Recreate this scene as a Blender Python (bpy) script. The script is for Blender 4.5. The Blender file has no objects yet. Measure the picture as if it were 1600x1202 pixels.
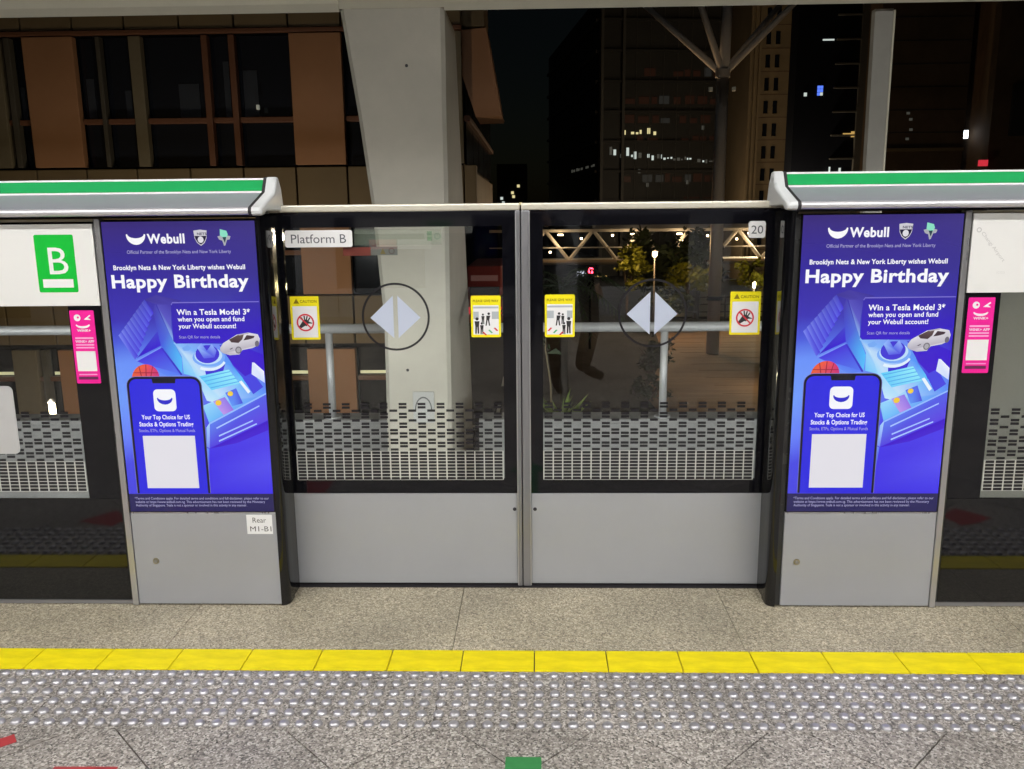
import bpy, bmesh, math, random
from mathutils import Vector, Matrix

random.seed(7)
S = bpy.context.scene
COL = S.collection

# ------------------------------------------------------------------ camera
cam_d = bpy.data.cameras.new("camera")
cam = bpy.data.objects.new("camera", cam_d)
COL.objects.link(cam)
S.camera = cam
cam_d.sensor_width = 36.0
cam_d.lens = 36.0 * 1320.0 / 1600.0
cam_d.clip_start = 0.01
cam_d.clip_end = 2000.0
_right = Vector((0.9995955, 0.02672412, -0.00972905))
_down = Vector((-0.00425334, -0.19776829, -0.98023957))
_fwd = Vector((-0.02812014, 0.97988444, -0.19757463))
_m = Matrix((( _right.x, -_down.x, -_fwd.x), (_right.y, -_down.y, -_fwd.y), (_right.z, -_down.z, -_fwd.z)))
cam.matrix_world = Matrix.Translation((0, 0, 1.46)) @ _m.to_4x4()

# ------------------------------------------------------------------ night sky, moon, exposure
world = bpy.data.worlds.new("World")
S.world = world
world.use_nodes = True
wn = world.node_tree
wn.nodes.clear()
w_out = wn.nodes.new("ShaderNodeOutputWorld")
w_bg = wn.nodes.new("ShaderNodeBackground")
w_sky = wn.nodes.new("ShaderNodeTexSky")
w_sky.sky_type = 'NISHITA'
w_sky.sun_disc = False
w_sky.sun_elevation = math.radians(8.0)
w_sky.sun_rotation = math.radians(200.0)
w_bg.inputs["Strength"].default_value = 0.0006
wn.links.new(w_sky.outputs[0], w_bg.inputs[0])
wn.links.new(w_bg.outputs[0], w_out.inputs[0])

moon_d = bpy.data.lights.new("moon", 'SUN')
moon_d.energy = 0.008
moon_d.angle = math.radians(0.5)
moon_d.color = (0.8, 0.9, 1.0)
moon = bpy.data.objects.new("moon", moon_d)
moon.rotation_euler = (math.radians(40), 0, math.radians(200))
COL.objects.link(moon)

S.view_settings.view_transform = 'Standard'
S.view_settings.look = 'None'
S.view_settings.exposure = 0.0
S.view_settings.gamma = 1.0
S.view_settings.use_curve_mapping = False
S.cycles.use_denoising = True
S.cycles.use_adaptive_sampling = True
S.cycles.adaptive_threshold = 0.02
S.cycles.max_bounces = 7
S.cycles.transparent_max_bounces = 24
S.cycles.caustics_reflective = False
S.cycles.caustics_refractive = False
S.cycles.sample_clamp_indirect = 4.0
PLATFORM_LAMP = 47.0      # radiance of the fluorescent diffusers

# ------------------------------------------------------------------ helpers
def lin(c):
    return tuple(((v / 255.0) / 12.92) if v / 255.0 <= 0.04045 else (((v / 255.0) + 0.055) / 1.055) ** 2.4 for v in c[:3])

MATS = {}
def mat(name, col=(0.5, 0.5, 0.5), rough=0.5, metal=0.0, var=0.0, vscale=6.0, bump=0.0, bscale=80.0, emit=None, estr=0.0, spec=0.5, ior=1.45, coat=0.0, stretch=None, rvar=0.0):
    if name in MATS:
        return MATS[name]
    m = bpy.data.materials.new(name)
    m.use_nodes = True
    nt = m.node_tree
    b = nt.nodes["Principled BSDF"]
    b.inputs["Base Color"].default_value = (*col, 1)
    b.inputs["Roughness"].default_value = rough
    b.inputs["Metallic"].default_value = metal
    b.inputs["IOR"].default_value = ior
    b.inputs["Specular IOR Level"].default_value = spec
    b.inputs["Coat Weight"].default_value = coat
    if emit is not None:
        b.inputs["Emission Color"].default_value = (*emit, 1)
        b.inputs["Emission Strength"].default_value = estr
    tc = None
    if var or bump or rvar:
        tc = nt.nodes.new("ShaderNodeTexCoord")
        mp = nt.nodes.new("ShaderNodeMapping")
        nt.links.new(tc.outputs["Object"], mp.inputs[0])
        if stretch:
            mp.inputs["Scale"].default_value = stretch
    if var or rvar:
        n = nt.nodes.new("ShaderNodeTexNoise")
        n.inputs["Scale"].default_value = vscale
        n.inputs["Detail"].default_value = 6.0
        n.inputs["Roughness"].default_value = 0.65
        nt.links.new(mp.outputs[0], n.inputs["Vector"])
        if var:
            r = nt.nodes.new("ShaderNodeMapRange")
            r.inputs["From Min"].default_value = 0.3
            r.inputs["From Max"].default_value = 0.7
            r.inputs["To Min"].default_value = 1.0 - var
            r.inputs["To Max"].default_value = 1.0 + var
            nt.links.new(n.outputs[0], r.inputs["Value"])
            mx = nt.nodes.new("ShaderNodeMix")
            mx.data_type = 'RGBA'
            mx.blend_type = 'MULTIPLY'
            mx.inputs["Factor"].default_value = 1.0
            mx.inputs["A"].default_value = (*col, 1)
            nt.links.new(r.outputs[0], mx.inputs["B"])
            nt.links.new(mx.outputs["Result"], b.inputs["Base Color"])
        if rvar:
            r2 = nt.nodes.new("ShaderNodeMapRange")
            r2.inputs["From Min"].default_value = 0.3
            r2.inputs["From Max"].default_value = 0.7
            r2.inputs["To Min"].default_value = max(0.02, rough - rvar)
            r2.inputs["To Max"].default_value = rough + rvar
            nt.links.new(n.outputs[0], r2.inputs["Value"])
            nt.links.new(r2.outputs[0], b.inputs["Roughness"])
    if bump:
        n2 = nt.nodes.new("ShaderNodeTexNoise")
        n2.inputs["Scale"].default_value = bscale
        n2.inputs["Detail"].default_value = 4.0
        nt.links.new(mp.outputs[0], n2.inputs["Vector"])
        bp = nt.nodes.new("ShaderNodeBump")
        bp.inputs["Strength"].default_value = bump
        bp.inputs["Distance"].default_value = 0.01
        nt.links.new(n2.outputs[0], bp.inputs["Height"])
        nt.links.new(bp.outputs[0], b.inputs["Normal"])
    MATS[name] = m
    return m

def terrazzo(name, cols, rough=0.38, scale=150.0):
    """speckled stone: coloured chips in a matrix, broad worn patches"""
    m = bpy.data.materials.new(name)
    m.use_nodes = True
    nt = m.node_tree
    b = nt.nodes["Principled BSDF"]
    geo = nt.nodes.new("ShaderNodeNewGeometry")
    v = nt.nodes.new("ShaderNodeTexVoronoi")
    v.inputs["Scale"].default_value = scale
    nt.links.new(geo.outputs["Position"], v.inputs["Vector"])
    ramp = nt.nodes.new("ShaderNodeValToRGB")
    sep = nt.nodes.new("ShaderNodeSeparateColor")
    nt.links.new(v.outputs["Color"], sep.inputs[0])
    nt.links.new(sep.outputs[0], ramp.inputs[0])
    cr = ramp.color_ramp
    cr.interpolation = 'CONSTANT'
    while len(cr.elements) < len(cols):
        cr.elements.new(0.5)
    acc = 0.0
    for e, (w, c) in zip(cr.elements, cols):
        e.position = acc
        e.color = (*lin(c), 1)
        acc += w
    n = nt.nodes.new("ShaderNodeTexNoise")
    n.inputs["Scale"].default_value = 2.6
    n.inputs["Detail"].default_value = 5.0
    nt.links.new(geo.outputs["Position"], n.inputs["Vector"])
    n3 = nt.nodes.new("ShaderNodeTexNoise")
    n3.inputs["Scale"].default_value = 55.0
    n3.inputs["Detail"].default_value = 3.0
    nt.links.new(geo.outputs["Position"], n3.inputs["Vector"])
    r = nt.nodes.new("ShaderNodeMapRange")
    r.inputs["From Min"].default_value = 0.3
    r.inputs["From Max"].default_value = 0.7
    r.inputs["To Min"].default_value = 0.80
    r.inputs["To Max"].default_value = 1.14
    nt.links.new(n.outputs[0], r.inputs["Value"])
    r3 = nt.nodes.new("ShaderNodeMapRange")
    r3.inputs["From Min"].default_value = 0.3
    r3.inputs["From Max"].default_value = 0.7
    r3.inputs["To Min"].default_value = 0.8
    r3.inputs["To Max"].default_value = 1.2
    nt.links.new(n3.outputs[0], r3.inputs["Value"])
    mu = nt.nodes.new("ShaderNodeMath")
    mu.operation = 'MULTIPLY'
    nt.links.new(r.outputs[0], mu.inputs[0])
    nt.links.new(r3.outputs[0], mu.inputs[1])
    mx = nt.nodes.new("ShaderNodeMix")
    mx.data_type = 'RGBA'
    mx.blend_type = 'MULTIPLY'
    mx.inputs["Factor"].default_value = 1.0
    nt.links.new(ramp.outputs[0], mx.inputs["A"])
    nt.links.new(mu.outputs[0], mx.inputs["B"])
    nt.links.new(mx.outputs["Result"], b.inputs["Base Color"])
    r2 = nt.nodes.new("ShaderNodeMapRange")
    r2.inputs["To Min"].default_value = rough - 0.08
    r2.inputs["To Max"].default_value = rough + 0.22
    nt.links.new(n.outputs[0], r2.inputs["Value"])
    nt.links.new(r2.outputs[0], b.inputs["Roughness"])
    return m

def glass_mat(name, tint, f0=0.05, rough=0.0):
    m = bpy.data.materials.new(name)
    m.use_nodes = True
    nt = m.node_tree
    nt.nodes.clear()
    out = nt.nodes.new("ShaderNodeOutputMaterial")
    tr = nt.nodes.new("ShaderNodeBsdfTransparent")
    tr.inputs[0].default_value = (*tint, 1)
    gl = nt.nodes.new("ShaderNodeBsdfGlossy")
    gl.inputs["Roughness"].default_value = rough
    lw = nt.nodes.new("ShaderNodeLayerWeight")
    lw.inputs[0].default_value = 0.5
    p = nt.nodes.new("ShaderNodeMath")
    p.operation = 'POWER'
    p.inputs[1].default_value = 5.0
    nt.links.new(lw.outputs["Facing"], p.inputs[0])
    ma = nt.nodes.new("ShaderNodeMath")
    ma.operation = 'MULTIPLY_ADD'
    ma.inputs[1].default_value = 1.0 - f0
    ma.inputs[2].default_value = f0
    nt.links.new(p.outputs[0], ma.inputs[0])
    mix = nt.nodes.new("ShaderNodeMixShader")
    nt.links.new(ma.outputs[0], mix.inputs[0])
    nt.links.new(tr.outputs[0], mix.inputs[1])
    nt.links.new(gl.outputs[0], mix.inputs[2])
    nt.links.new(mix.outputs[0], out.inputs[0])
    return m

class MB:
    """collects simple shapes into one mesh"""
    def __init__(self):
        self.v = []; self.f = []; self.mi = []
    def add(self, vs, fs, mi=0):
        o = len(self.v)
        self.v += [tuple(p) for p in vs]
        self.f += [tuple(i + o for i in f) for f in fs]
        self.mi += [mi] * len(fs)
        return self
    def box(self, x0, x1, y0, y1, z0, z1, mi=0):
        vs = [(x0,y0,z0),(x1,y0,z0),(x1,y1,z0),(x0,y1,z0),(x0,y0,z1),(x1,y0,z1),(x1,y1,z1),(x0,y1,z1)]
        return self.add(vs, [(0,3,2,1),(4,5,6,7),(0,1,5,4),(1,2,6,5),(2,3,7,6),(3,0,4,7)], mi)
    def cbox(self, x0, x1, y0, y1, z0, z1, c=0.002, mi=0):
        """box with chamfered edges"""
        bm = bmesh.new()
        bmesh.ops.create_cube(bm, size=1.0)
        for v in bm.verts:
            v.co = Vector(((x0+x1)/2 + v.co.x*(x1-x0), (y0+y1)/2 + v.co.y*(y1-y0), (z0+z1)/2 + v.co.z*(z1-z0)))
        bmesh.ops.bevel(bm, geom=bm.edges[:], offset=c, segments=2, profile=0.6, affect='EDGES')
        bm.verts.index_update()
        self.add([v.co for v in bm.verts], [[v.index for v in f.verts] for f in bm.faces], mi)
        bm.free()
        return self
    def prism(self, prof, x0, x1, mi=0, axis='x'):
        """closed (a,b) profile extruded along an axis; x: (y,z), y: (x,z), z: (x,y)"""
        n = len(prof)
        def p(t, a, b):
            return (t, a, b) if axis == 'x' else ((a, t, b) if axis == 'y' else (a, b, t))
        vs = [p(x0, a, b) for a, b in prof] + [p(x1, a, b) for a, b in prof]
        fs = [tuple(range(n))[::-1], tuple(range(n, 2*n))]
        for i in range(n):
            j = (i + 1) % n
            fs.append((i, j, n + j, n + i))
        return self.add(vs, fs, mi)
    def tube(self, pts, rs, n=10, mi=0, cap=True):
        pts = [Vector(p) for p in pts]
        if not isinstance(rs, (list, tuple)):
            rs = [rs] * len(pts)
        o = len(self.v)
        for i, p in enumerate(pts):
            d = (pts[min(i+1, len(pts)-1)] - pts[max(i-1, 0)]).normalized()
            u = d.cross(Vector((0, 0, 1)))
            if u.length < 1e-3:
                u = d.cross(Vector((0, 1, 0)))
            u.normalize()
            w = d.cross(u)
            for k in range(n):
                a = 2*math.pi*k/n
                self.v.append(tuple(p + (u*math.cos(a) + w*math.sin(a))*rs[i]))
        for i in range(len(pts)-1):
            for k in range(n):
                k2 = (k+1) % n
                self.f.append((o+i*n+k, o+i*n+k2, o+(i+1)*n+k2, o+(i+1)*n+k)); self.mi.append(mi)
        if cap:
            self.f.append(tuple(o+k for k in range(n))[::-1]); self.mi.append(mi)
            e = o+(len(pts)-1)*n
            self.f.append(tuple(e+k for k in range(n))); self.mi.append(mi)
        return self
    def plate(self, pts, y, mi=0):
        """flat polygon in the xz plane facing -y"""
        vs = [(x, y, z) for x, z in pts]
        a = sum(pts[i][0]*pts[(i+1) % len(pts)][1]-pts[(i+1) % len(pts)][0]*pts[i][1] for i in range(len(pts)))
        idx = list(range(len(pts)))
        return self.add(vs, [tuple(idx if a > 0 else idx[::-1])], mi)
    def build(self, name, mats, parent=None, smooth=False, kind=None):
        me = bpy.data.meshes.new(name)
        me.from_pydata(self.v, [], self.f)
        if not isinstance(mats, (list, tuple)):
            mats = [mats]
        for m in mats:
            me.materials.append(m)
        if any(self.mi):
            me.polygons.foreach_set("material_index", self.mi)
        if smooth:
            me.polygons.foreach_set("use_smooth", [True]*len(me.polygons))
        me.update()
        return link(name, me, parent, kind)

def link(name, me, parent=None, kind=None):
    o = bpy.data.objects.new(name, me)
    COL.objects.link(o)
    if parent is not None:
        o.parent = parent
    if kind:
        o["kind"] = kind
    return o

def smooth_by_angle(o, deg=35):
    me = o.data
    me.polygons.foreach_set("use_smooth", [True]*len(me.polygons))
    bm = bmesh.new(); bm.from_mesh(me)
    for e in bm.edges:
        if len(e.link_faces) == 2:
            e.smooth = e.calc_face_angle(0) < math.radians(deg)
    bm.to_mesh(me); bm.free()

def tag(o, label, cat, group=None):
    o["label"] = label; o["category"] = cat
    if group:
        o["group"] = group
    return o

def thing(name, label, cat, loc=(0, 0, 0), group=None):
    o = bpy.data.objects.new(name, None)
    o.empty_display_size = 0.1
    o.location = loc
    COL.objects.link(o)
    return tag(o, label, cat, group)

def copy_tree(o, parent=None):
    c = o.copy()
    COL.objects.link(c)
    if parent is not None:
        c.parent = parent
    for ch in list(o.children):
        copy_tree(ch, c)
    return c

def rrect(x0, z0, x1, z1, r, n=4):
    pts = []
    for cx, cz, a in ((x1-r, z1-r, 0), (x0+r, z1-r, 90), (x0+r, z0+r, 180), (x1-r, z0+r, 270)):
        for i in range(n+1):
            t = math.radians(a+90*i/n)
            pts.append((cx+r*math.cos(t), cz+r*math.sin(t)))
    return pts

def circle(cx, cz, r, n=24, a0=0.0, a1=360.0):
    full = a1-a0 >= 360
    return [(cx+r*math.cos(math.radians(a0+(a1-a0)*i/(n if full else n-1))), cz+r*math.sin(math.radians(a0+(a1-a0)*i/(n if full else n-1)))) for i in range(n)]

def ring(mb, cx, cz, r0, r1, y, n=40, mi=0):
    for i in range(n):
        a, b = 2*math.pi*i/n, 2*math.pi*(i+1)/n
        mb.plate([(cx+r0*math.cos(a), cz+r0*math.sin(a)), (cx+r1*math.cos(a), cz+r1*math.sin(a)), (cx+r1*math.cos(b), cz+r1*math.sin(b)), (cx+r0*math.cos(b), cz+r0*math.sin(b))], y, mi)

FONTCACHE = {}
def text_verts(body, bold):
    key = (body, bold)
    if key not in FONTCACHE:
        cu = bpy.data.curves.new("t", 'FONT')
        cu.body = body
        cu.size = 1.0
        cu.offset = bold
        cu.resolution_u = 3
        if bold:
            cu.space_character = 1.0 + bold*2.2
        ob = bpy.data.objects.new("t", cu)
        COL.objects.link(ob)
        dg = bpy.context.evaluated_depsgraph_get()
        me = bpy.data.meshes.new_from_object(ob.evaluated_get(dg))
        FONTCACHE[key] = ([tuple(v.co[:2]) for v in me.vertices], [tuple(p.vertices) for p in me.polygons])
        bpy.data.objects.remove(ob)
        bpy.data.curves.remove(cu)
        bpy.data.meshes.remove(me)
    return FONTCACHE[key]

def lettering(body, x0, x1, zb, y, m, parent, cap=None, bold=0.0, name="lettering", angle=0.0):
    """flat text on a vertical plane, fitted between x0 and x1"""
    vs, fs = text_verts(body, bold)
    xa = min(v[0] for v in vs); xb = max(v[0] for v in vs)
    sx = (x1-x0)/(xb-xa)
    sz = cap/0.73 if cap else sx
    pts = [((v[0]-xa)*sx, v[1]*sz) for v in vs]
    ca, sa = math.cos(angle), math.sin(angle)
    me = bpy.data.meshes.new(name)
    me.from_pydata([(x0+p[0]*ca-p[1]*sa, y, zb+p[0]*sa+p[1]*ca) for p in pts], [], fs)
    me.materials.append(m)
    me.update()
    return link(name, me, parent)

# ------------------------------------------------------------------ materials
M_slab = terrazzo("beige_granite", [(0.18, (134, 125, 107)), (0.30, (158, 149, 129)), (0.27, (174, 165, 144)), (0.17, (196, 188, 168)), (0.08, (118, 109, 94))], 0.42, 210)
M_tile = terrazzo("grey_granite", [(0.20, (105, 100, 95)), (0.28, (138, 132, 126)), (0.26, (157, 151, 145)), (0.18, (188, 183, 178)), (0.08, (78, 75, 71))], 0.40, 185)
M_grout = mat("grout", (0.13, 0.122, 0.108), 0.9, var=0.2)
M_yellow = mat("yellow_tile", (0.78, 0.65, 0.002), 0.62, var=0.16, vscale=14, bump=0.08, bscale=160, stretch=(0.5, 1.6, 1))
M_steel_stud = mat("steel_stud", (0.50, 0.49, 0.52), 0.43, 0.75, rvar=0.05, vscale=30)
M_red_tape = mat("red_tape", (0.36, 0.035, 0.04), 0.6, var=0.12, vscale=20)
M_green_tape = mat("green_tape", (0.03, 0.19, 0.055), 0.6, var=0.12, vscale=20)
M_grey_panel = mat("grey_panel", (0.405, 0.418, 0.452), 0.37, 0.28, var=0.045, vscale=1.7, bump=0.015, bscale=420, rvar=0.04)
M_pillar_panel = mat("pillar_panel", (0.372, 0.383, 0.418), 0.39, 0.28, var=0.045, vscale=1.6, bump=0.015, bscale=420, rvar=0.04)
M_alu = mat("brushed_aluminium", (0.60, 0.60, 0.62), 0.30, 0.9, rvar=0.06, vscale=20, stretch=(1, 1, 0.05))
M_alu_dark = mat("grey_anodised", (0.30, 0.30, 0.32), 0.35, 0.7, rvar=0.06, vscale=20)
M_rail_cap = mat("beige_rail_cap", (0.62, 0.59, 0.50), 0.35, 0.3, var=0.03)
M_black = mat("black_gloss", (0.004, 0.004, 0.005), 0.05, spec=0.52, ior=1.5)
M_black_frit = mat("black_glass_border", (0.004, 0.004, 0.006), 0.05, spec=0.42, ior=1.5)
M_black_satin = mat("black_satin", (0.010, 0.010, 0.010), 0.10)
M_dark_side = mat("dark_grey_side", (0.05, 0.05, 0.05), 0.25, 0.3, rvar=0.08)
M_gasket = mat("black_gasket", (0.02, 0.018, 0.022), 0.6)
M_green = mat("green_band", (0.0, 0.335, 0.085), 0.6)
M_white_line = mat("white_line", (0.82, 0.82, 0.84), 0.4)
M_header = mat("header_grey", (0.42, 0.425, 0.50), 0.36, 0.35, rvar=0.05, vscale=8)
M_lip = mat("polished_lip", (0.70, 0.70, 0.74), 0.32, 0.6)
M_cap = mat("pale_end_cap", (0.66, 0.68, 0.70), 0.34, var=0.02)
M_white_sign = mat("white_sign", (0.74, 0.74, 0.73), 0.35, var=0.015, vscale=3)
M_sign_green = mat("sign_green", (0.0, 0.46, 0.035), 0.4)
M_plate = mat("plate_white", (0.78, 0.78, 0.79), 0.4)
M_ink = mat("dark_ink", (0.05, 0.05, 0.055), 0.6)
M_ink_grey = mat("grey_ink", (0.085, 0.09, 0.11), 0.6)
M_ink_pale = mat("pale_grey_ink", (0.50, 0.50, 0.50), 0.6)
M_ink_yellow = mat("olive_ink", (0.22, 0.16, 0.0), 0.6)
M_pink = mat("pink_sticker", (0.80, 0.01, 0.30), 0.45)
M_pink_pale = mat("pale_pink_ink", (0.85, 0.42, 0.66), 0.5)
M_sticker_white = mat("sticker_white", (0.80, 0.80, 0.82), 0.45)
M_sticker_yellow = mat("sticker_yellow", (0.84, 0.74, 0.005), 0.45)
M_sticker_red = mat("sticker_red", (0.62, 0.03, 0.05), 0.5)
M_sticker_black = mat("sticker_black", (0.02, 0.02, 0.022), 0.5)
M_sticker_grey = mat("sticker_grey", (0.42, 0.46, 0.50), 0.5)
M_sticker_green = mat("sticker_green", (0.08, 0.42, 0.20), 0.5)
M_frost = mat("frosted_film", (0.46, 0.51, 0.64), 0.6)
M_frit = mat("dark_print", (0.012, 0.011, 0.014), 0.35)
M_frit_white = mat("white_print", (0.56, 0.56, 0.53), 0.5)
M_glass = glass_mat("door_glass", (0.94, 0.955, 0.945), 0.064)
def reflection_mat(name, col, k):
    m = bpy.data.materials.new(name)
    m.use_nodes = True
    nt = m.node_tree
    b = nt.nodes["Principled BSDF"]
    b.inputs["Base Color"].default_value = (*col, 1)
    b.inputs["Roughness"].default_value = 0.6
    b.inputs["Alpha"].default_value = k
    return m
M_reflection = reflection_mat("painted_reflection", (0.34, 0.40, 0.30), 0.28)  # see-through colour standing in for a pale reflection in the glass
M_reflection_green = reflection_mat("painted_reflection_green", (0.10, 0.30, 0.12), 0.6)
M_concrete = mat("cream_concrete", (0.45, 0.425, 0.36), 0.7, var=0.10, vscale=1.3, bump=0.06, bscale=30)
M_parapet = mat("grey_concrete", (0.24, 0.24, 0.237), 0.8, var=0.12, vscale=2.5, bump=0.15, bscale=25)
M_trackbed = mat("track_concrete", (0.16, 0.155, 0.15), 0.9, var=0.2, vscale=3)
M_galv = mat("painted_rail", (0.46, 0.465, 0.47), 0.4, 0.3, var=0.05)
M_roof = mat("white_ceiling", (0.62, 0.62, 0.60), 0.6, var=0.03)
M_lock = mat("brass_lock", (0.35, 0.32, 0.24), 0.3, 0.9)
M_diffuser = mat("lamp_diffuser", (0.9, 0.9, 0.9), 0.5, emit=(1.0, 0.98, 0.94), estr=PLATFORM_LAMP)
M_lamp_body = mat("lamp_housing", (0.7, 0.7, 0.7), 0.5)

# the printed / lit poster: colours of the artwork come from the mesh's own colour layer
def art_material():
    m = bpy.data.materials.new("backlit_poster")
    m.use_nodes = True
    nt = m.node_tree
    b = nt.nodes["Principled BSDF"]
    at = nt.nodes.new("ShaderNodeVertexColor")
    at.layer_name = "ink"
    nt.links.new(at.outputs[0], b.inputs["Emission Color"])
    b.inputs["Emission Strength"].default_value = 0.86
    mx = nt.nodes.new("ShaderNodeMix")
    mx.data_type = 'RGBA'; mx.blend_type = 'MULTIPLY'
    mx.inputs["Factor"].default_value = 1.0
    mx.inputs["B"].default_value = (0.12, 0.12, 0.12, 1)
    nt.links.new(at.outputs[0], mx.inputs["A"])
    nt.links.new(mx.outputs["Result"], b.inputs["Base Color"])
    b.inputs["Roughness"].default_value = 0.12
    return m
M_art = art_material()
M_poster_white = mat("poster_white", (0.1, 0.1, 0.1), 0.3, emit=(0.86, 0.86, 0.92), estr=0.95)
M_poster_pale = mat("poster_pale", (0.1, 0.1, 0.1), 0.3, emit=(0.36, 0.34, 0.62), estr=0.9)
M_poster_dark = mat("poster_dark", (0.02, 0.02, 0.03), 0.3, emit=(0.03, 0.028, 0.06), estr=0.9)

# ------------------------------------------------------------------ platform floor
floor = MB().box(-9, 9, -6.5, 3.42, -0.30, -0.012).build("platform_floor", M_grout, kind="structure")

def piece_mesh(name, w, d, h, m, c=0.0015):
    mb = MB().cbox(-w/2, w/2, -d/2, d/2, -h, 0, c)
    me = bpy.data.meshes.new(name)
    me.from_pydata(mb.v, [], mb.f)
    me.materials.append(m)
    me.update()
    return me

def put(name, me, x, y, z, parent, rz=0.0, kind=None):
    o = link(name, me, parent, kind)
    o.location = (x, y, z)
    o.rotation_euler = (0, 0, rz)
    return o

slab_me = piece_mesh("slab", 0.9960, 0.766, 0.0125, M_slab)
for k in range(-6, 6):
    put("slab", slab_me, -0.29+0.5+k*0.998, 2.650+0.385, 0, floor)
ytile_me = piece_mesh("yellow_tile", 0.2385, 0.1315, 0.0125, M_yellow, 0.002)
for k in range(-16, 17):
    put("yellow_tile", ytile_me, -0.0085+0.12095+k*0.2419, 2.580, 0.001, floor)
strip_me = piece_mesh("tactile_slab", 1.2075, 0.3205, 0.0125, M_tile)
for k in range(-5, 5):
    put("tactile_slab", strip_me, 0.3+k*1.2095, 2.3495, 0, floor)

# domed steel studs
def stud_mesh():
    mb = MB()
    prof = [(0.0162, 0.0), (0.0157, 0.0030), (0.0142, 0.0056), (0.0122, 0.0078), (0.0104, 0.0088), (0.0050, 0.0094)]
    n = 12
    for r, z in prof:
        for k in range(n):
            a = 2*math.pi*k/n
            mb.v.append((r*math.cos(a), r*math.sin(a), z))
    for i in range(len(prof)-1):
        for k in range(n):
            mb.f.append((i*n+k, i*n+(k+1) % n, (i+1)*n+(k+1) % n, (i+1)*n+k)); mb.mi.append(0)
    mb.f.append(tuple((len(prof)-1)*n+k for k in range(n))); mb.mi.append(0)
    return mb
stud = stud_mesh()
stud_me = bpy.data.meshes.new("stud")
stud_me.from_pydata(stud.v, [], stud.f)
stud_me.materials.append(M_steel_stud)
stud_me.polygons.foreach_set("use_smooth", [True]*len(stud_me.polygons))
rest = MB()
for i in range(6):
    y = 2.485-0.054*i
    half = 1.66-0.055*i
    for j in range(-80, 81):
        x = -0.095+0.0499*j
        jx, jy = random.uniform(-.0012, .0012), random.uniform(-.0012, .0012)
        if i >= 1 and -half < x < half-0.06 and abs(x) < 1.49:
            o = put("stud", stud_me, x+jx, y+jy, 0.0, floor, random.uniform(0, 6.28))
            o.rotation_euler = (random.gauss(0, 0.018), random.gauss(0, 0.018), random.uniform(0, 6.28))
        else:
            rest.add([(v[0]+x+jx, v[1]+y+jy, v[2]) for v in stud.v], stud.f)
rest.build("studs_further_off", M_steel_stud, floor, smooth=True, kind="stuff")

# diamond-laid tiles in front of the studs
def clip(poly, axis, val, keep_less):
    out = []
    for i in range(len(poly)):
        a, b = poly[i], poly[(i+1) % len(poly)]
        ina = (a[axis] <= val) == keep_less or a[axis] == val
        inb = (b[axis] <= val) == keep_less or b[axis] == val
        if ina:
            out.append(a)
        if ina != inb:
            t = (val-a[axis])/(b[axis]-a[axis])
            out.append((a[0]+(b[0]-a[0])*t, a[1]+(b[1]-a[1])*t))
    return out
g = 0.0023
for i in range(-6, 10):
    for j in range(-5, 12):
        s0, d0 = 0.455+0.5*i+g*1.4, -3.03+0.5*j+g*1.4
        s1, d1 = s0+0.5-2.8*g, d0+0.5-2.8*g
        # s=x+y, d=x-y
        poly = [((s+d)/2, (s-d)/2) for s, d in ((s0, d0), (s1, d0), (s1, d1), (s0, d1))]
        for ax, val, less in ((1, 2.186, True), (1, 0.702, False), (0, 2.398, True), (0, -2.398, False)):
            if poly:
                poly = clip(poly, ax, val, less)
        if len(poly) < 3:
            continue
        area = abs(sum(poly[k][0]*poly[(k+1) % len(poly)][1]-poly[(k+1) % len(poly)][0]*poly[k][1] for k in range(len(poly))))/2
        if area < 0.0004:
            continue
        MB().prism(poly if sum(poly[k][0]*poly[(k+1) % len(poly)][1]-poly[(k+1) % len(poly)][0]*poly[k][1] for k in range(len(poly))) > 0 else poly[::-1], -0.0125, 0.0, axis='z').build("diamond_tile", M_tile, floor)
for nm, b in (("floor_field", (-9, 9, -6.5, 0.70)), ("floor_field", (-9, -2.4, 0.702, 2.186)), ("floor_field", (2.4, 9, 0.702, 2.186))):
    MB().box(b[0], b[1], b[2], b[3], -0.0125, 0.0).build(nm, M_tile, floor)
MB().box(-9, 9, 3.422, 3.60, -0.30, -0.02).build("platform_edge", M_parapet, floor)
MB().box(-9, 9, 3.602, 3.86, -0.062, -0.022).build("added_light_hood", M_alu_dark, floor)  # unseen ledge added to keep the lower lamp's light off the column top

# floor markings (tape)
def tape(name, pts, m, label, group=None):
    mb = MB().prism(pts, 0.0006, 0.0016, axis='z')
    return tag(mb.build(name, m), label, "floor marking", group)
tape("floor_arrow", [(-0.087, 2.068), (-0.087, 1.62), (-0.17, 1.62), (-0.038, 1.42), (0.094, 1.62), (0.011, 1.62), (0.011, 2.068)], M_green_tape, "green tape arrow tail on grey floor tiles at the bottom edge centre")
tape("floor_arrow", [(-1.511, 2.154), (-1.90, 1.84), (-1.871, 1.804), (-1.482, 2.118)], M_red_tape, "thin red tape strip running diagonally at the far lower left corner")
tape("floor_arrow", [(-1.311, 2.010), (-1.311, 1.80), (-1.136, 1.80), (-1.136, 2.012)], M_red_tape, "wide red tape bar cut off by the bottom edge, right of the diagonal strip")
tape("floor_arrow", [(-1.40, 1.29), (-1.34, 1.22), (-0.82, 1.66), (-0.88, 1.75)], M_red_tape, "red diagonal tape arrow mirrored faintly low in the left door glass")
tape("floor_arrow", [(1.26, 1.30), (0.76, 1.78), (0.70, 1.70), (1.20, 1.22)], M_red_tape, "red diagonal tape arrow mirrored faintly low in the right door glass")
tape("floor_arrow", [(-2.25, 2.10), (-2.14, 1.945), (-2.02, 2.05), (-2.05, 2.17), (-2.14, 2.14)], M_red_tape, "dark red arrowhead mirrored in the black panel left of the left poster")
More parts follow.
